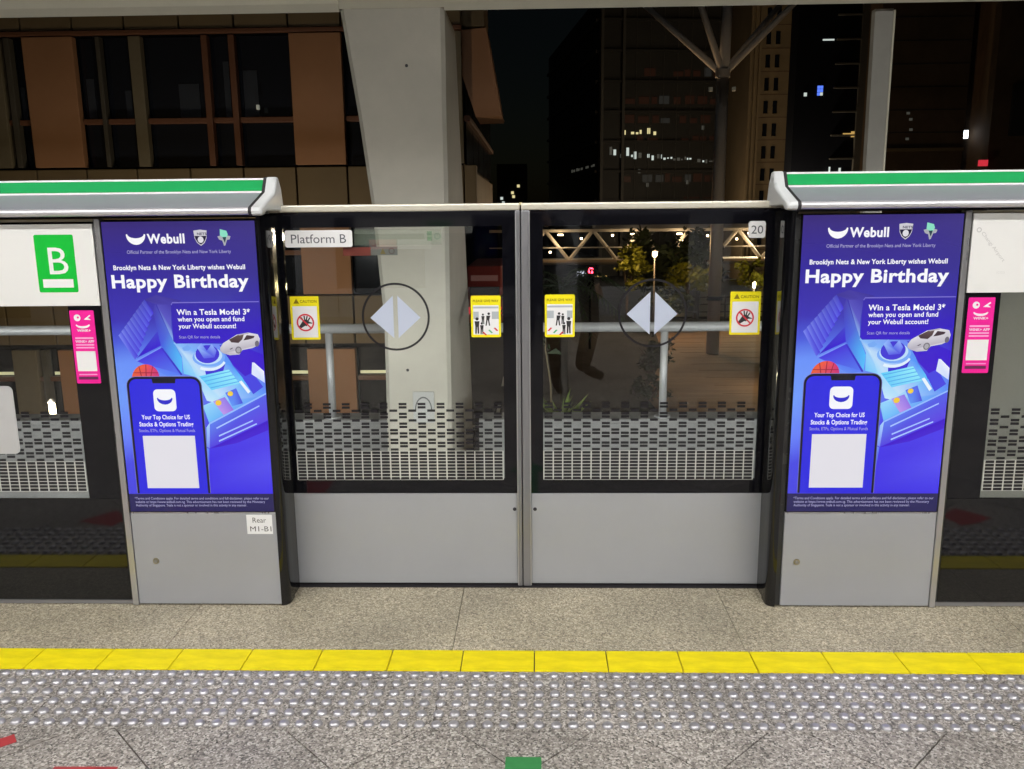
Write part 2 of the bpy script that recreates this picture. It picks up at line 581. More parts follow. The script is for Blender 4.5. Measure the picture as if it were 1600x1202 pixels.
tape("floor_arrow", [(2.20, 2.05), (2.09, 1.91), (1.97, 2.02), (2.00, 2.16), (2.10, 2.12)], M_red_tape, "dark red arrowhead mirrored in the black panel right of the right poster")

# ------------------------------------------------------------------ sliding door leaves
YD = 3.155          # front plane of the door leaves
ROWS = ["E", "E", "O", "E", "E", "O", "E", "E", "O", "B", "E", "O", "B", "E", "O"] + ["B"]*9
def frit(x0, ncol, ztop, y, parent, pitch=0.0366, rp=0.0129, x_end=None, phase=0):
    """printed dashes thinning out upwards and the pale grid at the foot"""
    dm, wm = MB(), MB()
    for r, k in enumerate(ROWS):
        z = ztop-r*rp
        for c in range(ncol):
            even = (c+phase) % 2 == 0
            if k == "B" or (k == "E") == even:
                xc = x0+(c+0.5)*pitch
                dm.plate([(xc-0.0152, z-0.0046), (xc+0.0152, z-0.0046), (xc+0.0152, z+0.0046), (xc-0.0152, z+0.0046)], y)
    zt, zb = ztop-14.5*rp, ztop-23.5*rp
    for c in range(ncol+1):
        xc = x0+c*pitch
        wm.plate([(xc-0.0018, zb), (xc+0.0018, zb), (xc+0.0018, zt), (xc-0.0018, zt)], y)
    for r in range(10):
        z = zt-r*rp
        for c in range(ncol):
            xa = x0+c*pitch
            wm.plate([(xa+0.0019, z-0.0008), (xa+pitch-0.0019, z-0.0008), (xa+pitch-0.0019, z+0.0008), (xa+0.0019, z+0.0008)], y)
    d = dm.build("frit_dashes", M_frit, parent, kind="stuff")
    wm.build("frit_grid", M_frit_white, parent, kind="stuff")
    return d

def hand_sign(parent, x0, z0, x1, z1, y):
    """caution sticker: no hands on the door"""
    st = MB().plate(rrect(x0, z0, x1, z1, 0.004), y).build("caution_sticker", M_sticker_yellow, parent)
    w, h = x1-x0, z1-z0
    MB().plate([(x0+.008, z0+.008), (x1-.008, z0+.008), (x1-.008, z1-.037), (x0+.008, z1-.037)], y-.0004).build("sticker_field", M_sticker_white, st)
    lettering("CAUTION", x0+.038, x1-.008, z1-.024, y-.0004, M_ink_yellow, st, cap=.011, bold=.02)
    tx, tz = x0+.024, z1-.027
    MB().plate([(tx-.011, tz), (tx+.011, tz), (tx, tz+.019)], y-.0004).build("warning_triangle", M_ink_yellow, st)
    cx, cz, s = (x0+x1)/2, (z0+z1-.034)/2, 1.0
    hm = MB()
    hm.plate([(cx-.018, cz-.006), (cx+.004, cz-.014), (cx+.016, cz+.002), (cx+.006, cz+.012), (cx-.008, cz+.010)], y-.0005)
    for a0, b0, a1, b1 in ((-.008, .008, -.016, .020), (-.002, .010, -.004, .026), (.004, .010, .008, .025), (.010, .006, .018, .019)):
        dx, dz = a1-a0, b1-b0
        l = math.hypot(dx, dz); px, pz = -dz/l*.0025, dx/l*.0025
        hm.plate([(cx+a0-px, cz+b0-pz), (cx+a0+px, cz+b0+pz), (cx+a1+px, cz+b1+pz), (cx+a1-px, cz+b1-pz)], y-.00055)
    hm.plate([(cx+.010, cz-.004), (cx+.026, cz-.004), (cx+.026, cz-.001), (cx+.012, cz+.004)], y-.0005)
    hm.plate([(cx-.018, cz-.022), (cx-.028, cz-.018), (cx-.012, cz+.002), (cx+.002, cz-.010)], y-.00052)
    hm.build("hand_mark", M_sticker_black, st)
    rm = MB()
    ring(rm, cx, cz, .0275, .0335, y-.0008, 28)
    rm.plate([(cx-.0215, cz+.0175), (cx-.0175, cz+.0215), (cx+.0215, cz-.0175), (cx+.0175, cz-.0215)], y-.0008)
    rm.build("prohibition_ring", M_sticker_red, st)
    return st

def figure(mb, cx, z0, h, y, mi, lean=0.0):
    r = h*.10
    mb.plate(circle(cx+lean, z0+h-r, r, 10), y, mi)
    mb.plate([(cx-h*.15+lean*.6, z0+h*.76), (cx+h*.15+lean*.6, z0+h*.76), (cx+h*.11, z0+h*.42), (cx-h*.11, z0+h*.42)], y, mi)
    mb.plate([(cx-h*.11, z0+h*.45), (cx-h*.005, z0+h*.45), (cx-h*.03-lean*.7, z0), (cx-h*.12-lean*.7, z0)], y, mi)
    mb.plate([(cx+h*.005, z0+h*.45), (cx+h*.11, z0+h*.45), (cx+h*.12+lean*.7, z0), (cx+h*.03+lean*.7, z0)], y, mi)

def giveway_sign(parent, x0, z0, x1, z1, y, flip):
    st = MB().plate(rrect(x0, z0, x1, z1, 0.006), y).build("courtesy_sticker", M_sticker_yellow, parent)
    w = x1-x0
    fx = (lambda t: x0+t*w) if not flip else (lambda t: x1-t*w)
    za, zb = z0+.010, z1-.036
    MB().plate([(x0+.008, za), (x1-.008, za), (x1-.008, zb), (x0+.008, zb)], y-.0004).build("sticker_field", M_sticker_white, st)
    lettering("PLEASE GIVE WAY", x0+.008, x1-.008, z1-.024, y-.0004, M_ink_yellow, st, cap=.009, bold=.02)
    gm = MB()
    gm.plate([(x0+.009, zb-.012), (x1-.009, zb-.012), (x1-.009, zb-.005), (x0+.009, zb-.005)], y-.0005)
    for a, b in ((.70, .93), (.08, .26)):
        xa, xb = sorted((fx(a), fx(b)))
        gm.plate([(xa, zb-.052), (xb, zb-.052), (xb, zb-.024), (xa, zb-.024)], y-.0005)
    gm.build("carriage_mark", M_sticker_grey, st)
    fm = MB()
    figure(fm, fx(.56), za+.034, .050, y-.0006, 0, .004)
    figure(fm, fx(.40), za+.040, .040, y-.0007, 0)
    figure(fm, fx(.20), za+.004, .062, y-.0008, 0)
    figure(fm, fx(.36), za+.002, .045, y-.0009, 0)
    fm.build("people_marks", M_sticker_black, st)
    for t, mm in ((.84, M_sticker_red), (.66, M_sticker_green), (.46, M_sticker_red)):
        c = fx(t); d = -1 if not flip else 1
        zz = za+(.020 if t > .8 else (.012 if t > .6 else .004))
        MB().plate([(c-.008*d, zz-.005), (c-.002*d, zz-.007), (c+.010*d, zz+.005), (c+.004*d, zz+.007)][::1], y-.0010).build("arrow_mark", mm, st)
    return st

def door_leaf(side, label):
    """side -1: left leaf, +1: right leaf"""
    t = thing("sliding_door", label, "door", ((-0.5 if side < 0 else 0.41), YD, 0.0), "sliding platform doors")
    ox = t.location.x
    def X(x): return x-ox
    if side < 0:
        xo, xi = -1.02, -0.056            # outer (hidden in the pillar) and meeting edge
        g0, g1 = -0.935, -0.122
        sa, sb = -0.0725, -0.056
    else:
        xo, xi = 0.955, -0.052
        g0, g1 = 0.028, 0.845
        sa, sb = -0.052, -0.0205
    lo, hi = min(xo, xi), max(xo, xi)
    pl, ph = (lo, sa) if side < 0 else (sb, hi)
    # kick panel and latch hole
    kp = MB().cbox(X(pl)+.0005, X(ph)-.0005, 0.002, 0.050, 0.012, 0.389, 0.003).build("kick_panel", M_grey_panel, t)
    lx = -0.085 if side < 0 else -0.005
    latch = MB()
    ring(latch, X(lx), 0.324, 0.0, 0.0075, 0.0012, 14)
    latch.build("latch_hole", M_gasket, kp)
    MB().box(X(pl), X(ph), 0.010, 0.046, 0.002, 0.010).build("bottom_brush", M_gasket, t)
    # black glass border, four separate bars
    zb0, zb1 = 0.391, 0.4475
    zt0, zt1 = 1.418, 1.4735
    MB().box(X(pl), X(ph), 0.000, 0.012, zb0, zb1).build("glass_border", M_black_frit, t)
    MB().box(X(pl), X(ph), 0.000, 0.012, zt0, zt1).build("glass_border", M_black_frit, t)
    MB().box(X(pl), X(g0), 0.000, 0.012, zb1, zt0).build("glass_border", M_black_frit, t)
    MB().box(X(g1), X(ph), 0.000, 0.012, zb1, zt0).build("glass_border", M_black_frit, t)
    MB().box(X(g0), X(g1), 0.002, 0.010, zb1, zt0).build("glass_pane", M_glass, t)
    # meeting stile
    st = MB().cbox(X(sa), X(sb), -0.006, 0.050, 0.004, 1.4735, 0.003).build("meeting_stile", M_alu_dark, t)
    ex = X(sa)+0.0012 if side < 0 else X(sb)-0.0012
    MB().box(ex-0.0022, ex+0.0022, -0.0085, -0.006, 0.008, 1.470).build("stile_edge", M_alu, st)
    # top rail
    MB().cbox(X(lo), X(hi), -0.008, 0.052, 1.4745, 1.500, 0.006).build("top_rail", M_rail_cap, t)
    frit(X(g0)+0.002, 22, 0.749, -0.0012, t, phase=(1 if side < 0 else 0))
    # direction symbol
    cx, cz = (-0.526, 1.085) if side < 0 else (0.436, 1.093)
    rm = MB(); ring(rm, X(cx), cz, 0.1205, 0.1285, 0.0008, 56)
    rm.build("circle_mark", M_frit, t)
    MB().plate([(X(cx)-0.0960, cz-0.003), (X(cx)-0.0085, cz-0.080), (X(cx)-0.0085, cz+0.080)], 0.0008).build("open_arrow", M_frost, t)
    MB().plate([(X(cx)+0.0935, cz-0.003), (X(cx)+0.0085, cz+0.080), (X(cx)+0.0085, cz-0.080)], 0.0008).build("open_arrow", M_frost, t)
    if side < 0:
        hand_sign(t, X(-0.924), 1.001, X(-0.815), 1.165, 0.0006)
        giveway_sign(t, X(-0.242), 1.006, X(-0.130), 1.163, 0.0006, False)
        mirrored_sign = MB().plate([(X(-0.672), 1.352), (X(-0.346), 1.352), (X(-0.346), 1.411), (X(-0.672), 1.411)], 0.0112).build("painted_reflection", M_reflection, t)  # reflection of a sign, painted as a translucent sheet behind the pane
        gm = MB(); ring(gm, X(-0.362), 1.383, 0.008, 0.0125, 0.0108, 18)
        gm.build("reflection_ring", M_reflection_green, mirrored_sign)
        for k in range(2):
            MB().plate([(X(-0.400), 1.367+0.019*k), (X(-0.382), 1.367+0.019*k), (X(-0.382), 1.382+0.019*k), (X(-0.400), 1.382+0.019*k)], 0.0108).build("reflection_square", M_reflection_green, mirrored_sign)
        nt_ = MB().plate([(X(-0.716), 1.314), (X(-0.613), 1.314), (X(-0.613), 1.345), (X(-0.716), 1.345)], 0.0112).build("red_notice", mat("dull_red_notice", (0.22, 0.04, 0.03), 0.6), t)
        MB().plate([(X(-0.612), 1.315), (X(-0.512), 1.315), (X(-0.512), 1.346), (X(-0.612), 1.346)], 0.0112).build("pale_notice", mat("dull_pale_notice", (0.20, 0.20, 0.19), 0.6), t)
        MB().plate([(X(-0.578), 1.319), (X(-0.556), 1.319), (X(-0.567), 1.340)], 0.0108).build("notice_triangle", mat("dull_yellow", (0.22, 0.17, 0.06), 0.6), t)
        om = MB(); ring(om, X(-0.534), 1.3305, 0.0085, 0.0115, 0.0108, 18)
        om.build("notice_ring", mat("dull_ring", (0.12, 0.08, 0.08), 0.6), t)
        pl_ = MB().prism(rrect(X(-0.927), 1.347, X(-0.676), 1.409, 0.008), -0.0040, -0.0004, axis='y').build("platform_plate", M_plate, t)
        lettering("Platform B", X(-0.904), X(-0.699), 1.362, -0.0046, M_ink_grey, pl_, cap=0.034)
    else:
        hand_sign(t, X(0.723), 1.010, X(0.836), 1.171, 0.0006)
        giveway_sign(t, X(0.035), 1.005, X(0.147), 1.165, 0.0006, True)
        pl_ = MB().prism(rrect(X(0.778), 1.367, X(0.839), 1.427, 0.008), -0.0040, -0.0004, axis='y').build("door_number_plate", M_plate, t)
        lettering("20", X(0.7875), X(0.8305), 1.382, -0.0046, M_ink_grey, pl_, cap=0.031)
    return t
door_leaf(-1, "grey sliding platform door leaf reading Platform B, left of the meeting line")
door_leaf(+1, "grey sliding platform door leaf with number 20 plate, right of the meeting line")
tag(MB().box(-0.0556, -0.0524, 3.165, 3.195, 0.004, 1.470).build("door_seal", M_gasket), "dark rubber seal in the gap where the two doors meet", "seal")
tag(MB().box(-0.96, 0.90, 3.14, 3.23, 0.0002, 0.0016).build("door_sill", M_gasket), "dark floor sill line under both sliding doors", "sill")

# ------------------------------------------------------------------ advertising pillars
YP = 2.98
PW = 0.575
ART=[
([(0.1513,1.1737),(0.1979,1.1904),(0.2895,1.1693),(0.2502,1.1558),(0.1982,1.1562)],[(66,56,150),(72,62,160),(62,52,150),(74,66,170),(76,68,172)]),
([(0.0478,1.0464),(0.0604,1.0596),(0.112,0.9718),(0.0992,0.9567)],[(128,140,238),(84,88,222),(70,50,215),(96,104,232)]),
([(0.0598,1.061),(0.0724,1.0741),(0.1211,0.9913),(0.1084,0.9764)],[(123,134,232),(82,85,217),(70,50,215),(96,104,232)]),
([(0.0718,1.0755),(0.0843,1.0886),(0.1302,1.0108),(0.1175,0.996)],[(118,128,227),(80,82,213),(70,50,215),(96,104,232)]),
([(0.0838,1.09),(0.0963,1.1031),(0.1393,1.0303),(0.1267,1.0156)],[(114,122,222),(78,80,208),(70,50,215),(96,104,232)]),
([(0.0957,1.1045),(0.1082,1.1175),(0.1484,1.0497),(0.1358,1.0351)],[(109,117,217),(76,77,204),(70,50,215),(96,104,232)]),
([(0.1076,1.1189),(0.1201,1.132),(0.1574,1.069),(0.1449,1.0546)],[(104,111,212),(74,74,200),(70,50,215),(96,104,232)]),
([(0.1195,1.1333),(0.1319,1.1463),(0.1664,1.0883),(0.1539,1.074)],[(100,105,207),(73,72,195),(70,50,215),(96,104,232)]),
([(0.1314,1.1477),(0.1438,1.1607),(0.1754,1.1075),(0.1629,1.0934)],[(95,99,202),(71,69,191),(70,50,215),(96,104,232)]),
([(0.1432,1.1621),(0.1556,1.175),(0.1844,1.1267),(0.1719,1.1127)],[(91,94,197),(69,66,187),(70,50,215),(96,104,232)]),
([(0.1061,0.962),(0.2047,1.0768),(0.2002,1.0089),(0.121,0.9707)],[(58,24,205),(72,74,205),(62,40,210),(56,22,205)]),
([(0.1,0.9542),(0.1979,1.0036),(0.1973,0.9966),(0.1069,0.9528)],[(120,150,245)]),
([(0.1068,0.9514),(0.1993,1.0001),(0.2661,0.9028),(0.216,0.8942),(0.1389,0.9371)],[(72,60,225),(70,50,215),(86,120,240),(96,140,245),(92,130,245)]),
([(0.1976,1.0001),(0.2046,1.0001),(0.2679,0.9028),(0.2623,0.8993)],[(60,50,205)]),
([(0.1916,1.1597),(0.231,1.0593),(0.2713,0.9611),(0.2681,0.9046),(0.1986,1.0106),(0.1817,1.1288)],[(74,68,172),(84,110,215),(84,190,250),(88,190,252),(72,90,225),(72,64,175)]),
([(0.1982,1.1562),(0.2502,1.1558),(0.2427,1.0731),(0.2482,1.0173),(0.2865,0.9751),(0.3285,0.8901),(0.2733,0.9046),(0.2719,0.9681),(0.231,1.0593)],[(86,80,185),(70,60,170),(96,96,205),(150,190,245),(205,230,252),(150,210,252),(110,200,250),(150,205,250),(104,120,220)]),
([(0.2447,1.0173),(0.4191,1.0129),(0.4548,0.932),(0.4867,0.8894),(0.5173,0.8252),(0.4261,0.7862),(0.3496,0.8044),(0.3211,0.8866),(0.2865,0.9751)],[(140,190,250),(110,130,240),(80,150,248),(90,190,250),(120,190,250),(190,225,252),(200,232,252),(150,215,252),(190,220,250)]),
([(0.4118,1.0094),(0.4583,0.932),(0.5666,0.825),(0.5784,0.9735),(0.5189,0.9948)],[(64,40,205),(66,32,205),(66,26,205),(60,28,205),(62,36,205)]),
([(0.4292,0.9638),(0.4261,0.9544),(0.4184,0.9458),(0.4067,0.9386),(0.392,0.9336),(0.3755,0.931),(0.3585,0.931),(0.3425,0.9338),(0.3286,0.939),(0.3181,0.9463),(0.3118,0.955),(0.3102,0.9644),(0.3134,0.9738),(0.3211,0.9824),(0.3328,0.9895),(0.3475,0.9945),(0.364,0.9971),(0.3809,0.997),(0.3969,0.9943),(0.4107,0.9891),(0.4212,0.9819),(0.4276,0.9732)],[(120,170,248)]),
([(0.4193,0.9709),(0.4165,0.9618),(0.4099,0.9534),(0.3998,0.9465),(0.3873,0.9416),(0.3732,0.9391),(0.3587,0.9391),(0.345,0.9418),(0.3332,0.9469),(0.3244,0.9539),(0.319,0.9623),(0.3178,0.9714),(0.3206,0.9805),(0.3273,0.9888),(0.3373,0.9957),(0.3499,1.0006),(0.3639,1.0031),(0.3784,1.003),(0.392,1.0003),(0.4037,0.9953),(0.4126,0.9883),(0.4179,0.98)],[(190,222,252)]),
([(0.4092,0.9762),(0.4067,0.9668),(0.4008,0.9582),(0.3921,0.951),(0.3812,0.946),(0.369,0.9433),(0.3565,0.9434),(0.3448,0.9461),(0.3347,0.9513),(0.3271,0.9586),(0.3227,0.9672),(0.3217,0.9766),(0.3243,0.986),(0.3302,0.9946),(0.3389,1.0017),(0.3498,1.0068),(0.362,1.0094),(0.3744,1.0093),(0.3861,1.0066),(0.3961,1.0014),(0.4037,0.9942),(0.4082,0.9856)],[(70,60,215)]),
([(0.3306,0.9994),(0.3461,1.0168),(0.3647,0.9887),(0.3842,1.0131),(0.3997,0.9885),(0.3907,0.964),(0.3519,0.9607)],[(150,190,250),(140,170,250),(90,110,235),(150,180,250),(110,130,240),(84,84,225),(92,96,230)]),
([(0.2747,0.9997),(0.2966,1.0101),(0.3096,0.9995),(0.2982,0.9891),(0.2807,0.9891)],[(120,170,245)]),
([(0.3521,0.9201),(0.3948,0.927),(0.4273,0.9392),(0.4184,0.9145),(0.3859,0.9041),(0.354,0.9007)],[(64,52,215)]),
([(0.4291,0.9446),(0.4251,0.939),(0.4202,0.9338),(0.4143,0.9291),(0.4076,0.9249),(0.4002,0.9214),(0.3923,0.9186),(0.3839,0.9165),(0.3753,0.9152),(0.3666,0.9148),(0.3579,0.9151),(0.3494,0.9163),(0.3413,0.9183),(0.3337,0.9211),(0.338,0.9307),(0.3448,0.9284),(0.3521,0.9267),(0.3596,0.9257),(0.3674,0.9254),(0.3751,0.9257),(0.3828,0.9268),(0.3903,0.9286),(0.3973,0.9309),(0.4039,0.9339),(0.4098,0.9375),(0.4151,0.9415),(0.4195,0.9459),(0.423,0.9506)],[(225,240,255)]),
([(0.3289,0.8955),(0.4399,0.9197),(0.4746,0.8682),(0.3705,0.8437)],[(96,205,250),(150,235,252),(140,225,252),(110,205,250)]),
([(0.3355,0.8901),(0.4429,0.9137),(0.4448,0.9109),(0.3374,0.8873)],[(80,170,240)]),
([(0.3458,0.878),(0.4532,0.9016),(0.4551,0.8988),(0.3477,0.8751)],[(80,170,240)]),
([(0.3561,0.8658),(0.4636,0.8895),(0.4655,0.8867),(0.358,0.863)],[(80,170,240)]),
([(0.3664,0.8537),(0.4739,0.8774),(0.4758,0.8746),(0.3683,0.8508)],[(80,170,240)]),
([(0.3334,0.7856),(0.3774,0.8045),(0.4858,0.8706),(0.5766,0.8985),(0.5738,0.8228),(0.3517,0.7206)],[(150,215,252),(180,225,252),(110,180,250),(96,120,240),(90,140,245),(110,190,250)]),
([(0.3519,0.723),(0.5731,0.8323),(0.5687,0.732),(0.345,0.6259)],[(96,130,240),(84,96,232),(92,66,225),(84,70,225)]),
([(0.3399,0.7037),(0.3538,0.723),(0.3459,0.6249),(0.3359,0.6308)],[(150,200,252),(180,215,255),(120,120,240),(110,150,245)]),
([(0.3448,0.6234),(0.5685,0.7296),(0.5675,0.6934),(0.4503,0.6452)],[(66,22,205),(64,20,200),(70,30,210),(70,34,215)]),
([(0.3355,0.6259),(0.3448,0.6234),(0.3369,0.5374),(0.3305,0.5473)],[(110,160,250),(90,110,240),(84,80,232),(90,120,240)]),
([(0.3764,0.7036),(0.5409,0.7872),(0.542,0.7829),(0.3774,0.6983)],[(170,200,255)]),
([(0.3836,0.6745),(0.5135,0.7321),(0.5146,0.7278),(0.3846,0.6692)],[(170,200,255)]),
([(0.3821,0.6551),(0.5268,0.7201),(0.5279,0.7157),(0.3831,0.6497)],[(170,200,255)]),
([(0.3543,0.723),(0.5731,0.8333),(0.5728,0.8276),(0.3537,0.7158)],[(150,190,255)]),
([(0.4872,0.8895),(0.5251,0.9091),(0.5606,0.8552),(0.5221,0.8278)],[(72,70,225)]),
([(0.473,0.8745),(0.4827,0.8792),(0.5125,0.8383),(0.5035,0.8307)],[(235,245,255)]),
([(0.5263,0.9457),(0.5341,0.9448),(0.5673,0.9127),(0.5672,0.8703),(0.5209,0.9026)],[(225,232,252),(235,240,255),(240,244,255),(205,220,252),(220,230,252)]),
([(0.4197,0.8339),(0.4609,0.8508),(0.4821,0.7946),(0.4418,0.7842)],[(92,120,240),(84,100,235),(74,76,222),(96,150,245)]),
([(0.3725,0.8022),(0.4171,0.8187),(0.4464,0.7698),(0.4072,0.7517)],[(176,150,238),(140,120,232),(150,110,230),(190,150,235)]),
([(0.4032,0.7968),(0.4013,0.7915),(0.3968,0.7877),(0.391,0.7863),(0.3855,0.7877),(0.3817,0.7916),(0.3806,0.7969),(0.3825,0.8021),(0.3869,0.806),(0.3927,0.8073),(0.3983,0.8059),(0.4021,0.8021)],[(240,200,60)]),
([(0.4486,0.8305),(0.4468,0.8257),(0.4428,0.8222),(0.4375,0.821),(0.4325,0.8223),(0.4289,0.8258),(0.4279,0.8306),(0.4297,0.8353),(0.4337,0.8388),(0.439,0.84),(0.4441,0.8387),(0.4476,0.8352)],[(240,205,70)]),
([(0.2483,1.1541),(0.2542,1.162),(0.5673,1.1656),(0.572,1.0572),(0.4699,1.0387),(0.4263,1.0163),(0.255,1.0155),(0.246,1.0243)],[(58,46,170),(58,46,165),(60,50,165),(56,34,190),(58,34,198),(60,34,200),(60,36,200),(58,40,190)]),
([(0.2485,1.1558),(0.2545,1.1647),(0.5657,1.1663),(0.5658,1.1625),(0.2555,1.1606),(0.2507,1.1538)],[(120,112,205)]),
([(0.4138,0.9989),(0.4263,1.0163),(0.4483,1.0294),(0.4774,1.0466),(0.5197,1.054),(0.5539,1.0476),(0.5604,1.0309),(0.5562,1.0103),(0.5331,0.9983),(0.4942,0.9908),(0.4825,0.9747),(0.4474,0.9721),(0.4235,0.9796),(0.4143,0.9877)],[(200,198,205),(222,220,226),(232,230,236),(235,232,238),(225,222,230),(215,212,220),(225,222,230),(190,186,196),(215,210,220),(228,226,232),(205,202,210),(196,192,204),(180,176,190),(186,184,194)]),
([(0.4482,1.0287),(0.479,1.0446),(0.5036,1.0479),(0.497,1.0298),(0.4821,1.0167),(0.4562,1.0189)],[(80,62,66),(92,74,76),(104,86,84),(84,64,66),(70,54,60),(74,58,62)]),
([(0.5002,1.0257),(0.5138,1.045),(0.5424,1.0414),(0.5377,1.0338),(0.5178,1.0283)],[(74,58,66)]),
([(0.4792,1.0466),(0.5196,1.053),(0.5229,1.0505),(0.4876,1.0438)],[(180,172,178)]),
([(0.4921,0.9908),(0.49,0.9842),(0.4853,0.9793),(0.4792,0.9776),(0.4734,0.9794),(0.4695,0.9843),(0.4684,0.9909),(0.4704,0.9976),(0.4752,1.0024),(0.4812,1.0041),(0.487,1.0023),(0.491,0.9974)],[(120,116,126)]),
([(0.4879,0.9908),(0.486,0.9855),(0.482,0.9822),(0.4772,0.9822),(0.4736,0.9855),(0.4725,0.9909),(0.4744,0.9962),(0.4785,0.9995),(0.4832,0.9995),(0.4868,0.9962)],[(170,168,176)]),
([(0.5565,1.0138),(0.5551,1.0083),(0.552,1.0042),(0.548,1.0027),(0.5443,1.0042),(0.5418,1.0083),(0.5412,1.0139),(0.5426,1.0195),(0.5457,1.0235),(0.5496,1.025),(0.5533,1.0235),(0.5558,1.0194)],[(112,108,120)]),
([(0.4473,0.9945),(0.4618,1.0008),(0.4579,0.9952),(0.4507,0.9924)],[(90,84,96)]),
([(0.0825,0.8913),(0.0838,0.8987),(0.0862,0.9059),(0.0896,0.9128),(0.094,0.9192),(0.0992,0.925),(0.1052,0.93),(0.1118,0.9341),(0.1189,0.9373),(0.1262,0.9394),(0.1337,0.9405),(0.1412,0.9405),(0.1485,0.9393),(0.1554,0.9371),(0.1618,0.9339),(0.1676,0.9297),(0.1726,0.9246),(0.1768,0.9188),(0.1799,0.9124),(0.182,0.9055),(0.183,0.8982),(0.1828,0.8908)],[(232,96,52),(232,96,52),(232,96,52),(232,96,52),(232,96,52),(232,96,52),(232,96,52),(232,96,52),(232,96,52),(232,96,52),(240,90,70),(240,90,70),(240,90,70),(240,90,70),(205,50,120),(205,50,120),(205,50,120),(205,50,120),(205,50,120),(205,50,120),(205,50,120),(205,50,120)]),
([(0.1363,0.9399),(0.1392,0.9399),(0.1366,0.891),(0.133,0.891)],[(150,40,60)]),
([(0.1103,0.9337),(0.113,0.9351),(0.1203,0.8911),(0.1168,0.8911)],[(150,40,60)]),
([(0.1631,0.9327),(0.1612,0.9341),(0.1493,0.891),(0.1528,0.8909)],[(150,40,60)]),
([(0.089,0.9108),(0.1804,0.9103),(0.1813,0.9079),(0.0881,0.9083)],[(150,40,60)]),
([(0.3365,0.8604),(0.3347,0.8715),(0.3296,0.8816),(0.3217,0.8895),(0.3116,0.8946),(0.3005,0.8964),(0.0946,0.8964),(0.0835,0.8946),(0.0734,0.8895),(0.0655,0.8816),(0.0604,0.8715),(0.0586,0.8604),(0.0586,0.452),(0.3365,0.452)],[(120,120,190)]),
([(0.3345,0.8604),(0.3328,0.8709),(0.328,0.8804),(0.3205,0.8879),(0.311,0.8927),(0.3005,0.8944),(0.0946,0.8944),(0.0841,0.8927),(0.0746,0.8879),(0.0671,0.8804),(0.0623,0.8709),(0.0606,0.8604),(0.0606,0.452),(0.3345,0.452)],[(24,22,40)]),
([(0.3265,0.8584),(0.3251,0.8671),(0.3212,0.8749),(0.315,0.8811),(0.3072,0.885),(0.2985,0.8864),(0.0966,0.8864),(0.0879,0.885),(0.0801,0.8811),(0.0739,0.8749),(0.07,0.8671),(0.0686,0.8584),(0.0686,0.452),(0.3265,0.452)],[(46,42,222)]),
([(0.1526,0.8914),(0.2426,0.8914),(0.2386,0.8704),(0.1566,0.8704)],[(22,22,38)]),
([(0.2366,0.832),(0.2358,0.8369),(0.2335,0.8414),(0.23,0.8449),(0.2255,0.8472),(0.2206,0.848),(0.1705,0.848),(0.1656,0.8472),(0.1611,0.8449),(0.1576,0.8414),(0.1553,0.8369),(0.1545,0.832),(0.1545,0.782),(0.1553,0.7771),(0.1576,0.7726),(0.1611,0.7691),(0.1656,0.7668),(0.1705,0.766),(0.2206,0.766),(0.2255,0.7668),(0.23,0.7691),(0.2335,0.7726),(0.2358,0.7771),(0.2366,0.782)],[(245,246,252)]),
([(0.1666,0.815),(0.168,0.8076),(0.1721,0.8009),(0.1785,0.7956),(0.1866,0.7922),(0.1956,0.791),(0.2045,0.7922),(0.2126,0.7956),(0.219,0.8009),(0.2231,0.8076),(0.2246,0.815),(0.2205,0.817),(0.2193,0.8139),(0.2157,0.8111),(0.2102,0.8089),(0.2033,0.8075),(0.1956,0.807),(0.1878,0.8075),(0.1809,0.8089),(0.1754,0.8111),(0.1718,0.8139),(0.1706,0.817)],[(46,42,205)]),
([(0.1006,0.4722),(0.2946,0.4722),(0.2946,0.6733),(0.1006,0.6733)],[(226,224,232)]),
([(0.1113,1.4028),(0.1125,1.3936),(0.1159,1.385),(0.1214,1.3776),(0.1285,1.372),(0.1369,1.3684),(0.1458,1.3672),(0.1547,1.3684),(0.163,1.372),(0.1702,1.3776),(0.1757,1.385),(0.1791,1.3936),(0.1803,1.4028),(0.1755,1.4048),(0.1745,1.4009),(0.1715,1.3973),(0.1668,1.3942),(0.1606,1.3919),(0.1535,1.3904),(0.1458,1.3898),(0.1381,1.3904),(0.131,1.3919),(0.1248,1.3942),(0.1201,1.3973),(0.1171,1.4009),(0.1161,1.4048)],[(250,250,252)]),
([(0.3521,1.4147),(0.3756,1.4177),(0.3991,1.4147),(0.3966,1.3877),(0.3886,1.3717),(0.3756,1.3617),(0.3626,1.3717),(0.3546,1.3877)],[(205,203,212)]),
([(0.3546,1.3962),(0.3966,1.3962),(0.3936,1.3857),(0.3866,1.3737),(0.3756,1.3657),(0.3646,1.3737),(0.3576,1.3857)],[(40,36,60)]),
([(0.3861,1.3832),(0.3847,1.389),(0.3808,1.3932),(0.3756,1.3947),(0.3703,1.3932),(0.3665,1.3889),(0.3651,1.3832),(0.3665,1.3774),(0.3704,1.3732),(0.3756,1.3717),(0.3809,1.3732),(0.3847,1.3775)],[(222,220,228)]),
([(0.4354,1.394),(0.4469,1.397),(0.4589,1.393),(0.4709,1.397),(0.4824,1.394),(0.4779,1.383),(0.4689,1.382),(0.4619,1.363),(0.4569,1.361),(0.4519,1.379),(0.4409,1.383)],[(170,172,180)]),
([(0.4459,1.419),(0.4689,1.413),(0.4729,1.401),(0.4669,1.389),(0.4619,1.379),(0.4579,1.389),(0.4449,1.397)],[(140,222,196)]),
([(0.4529,1.391),(0.4669,1.392),(0.4609,1.371)],[(50,70,80)]),
]
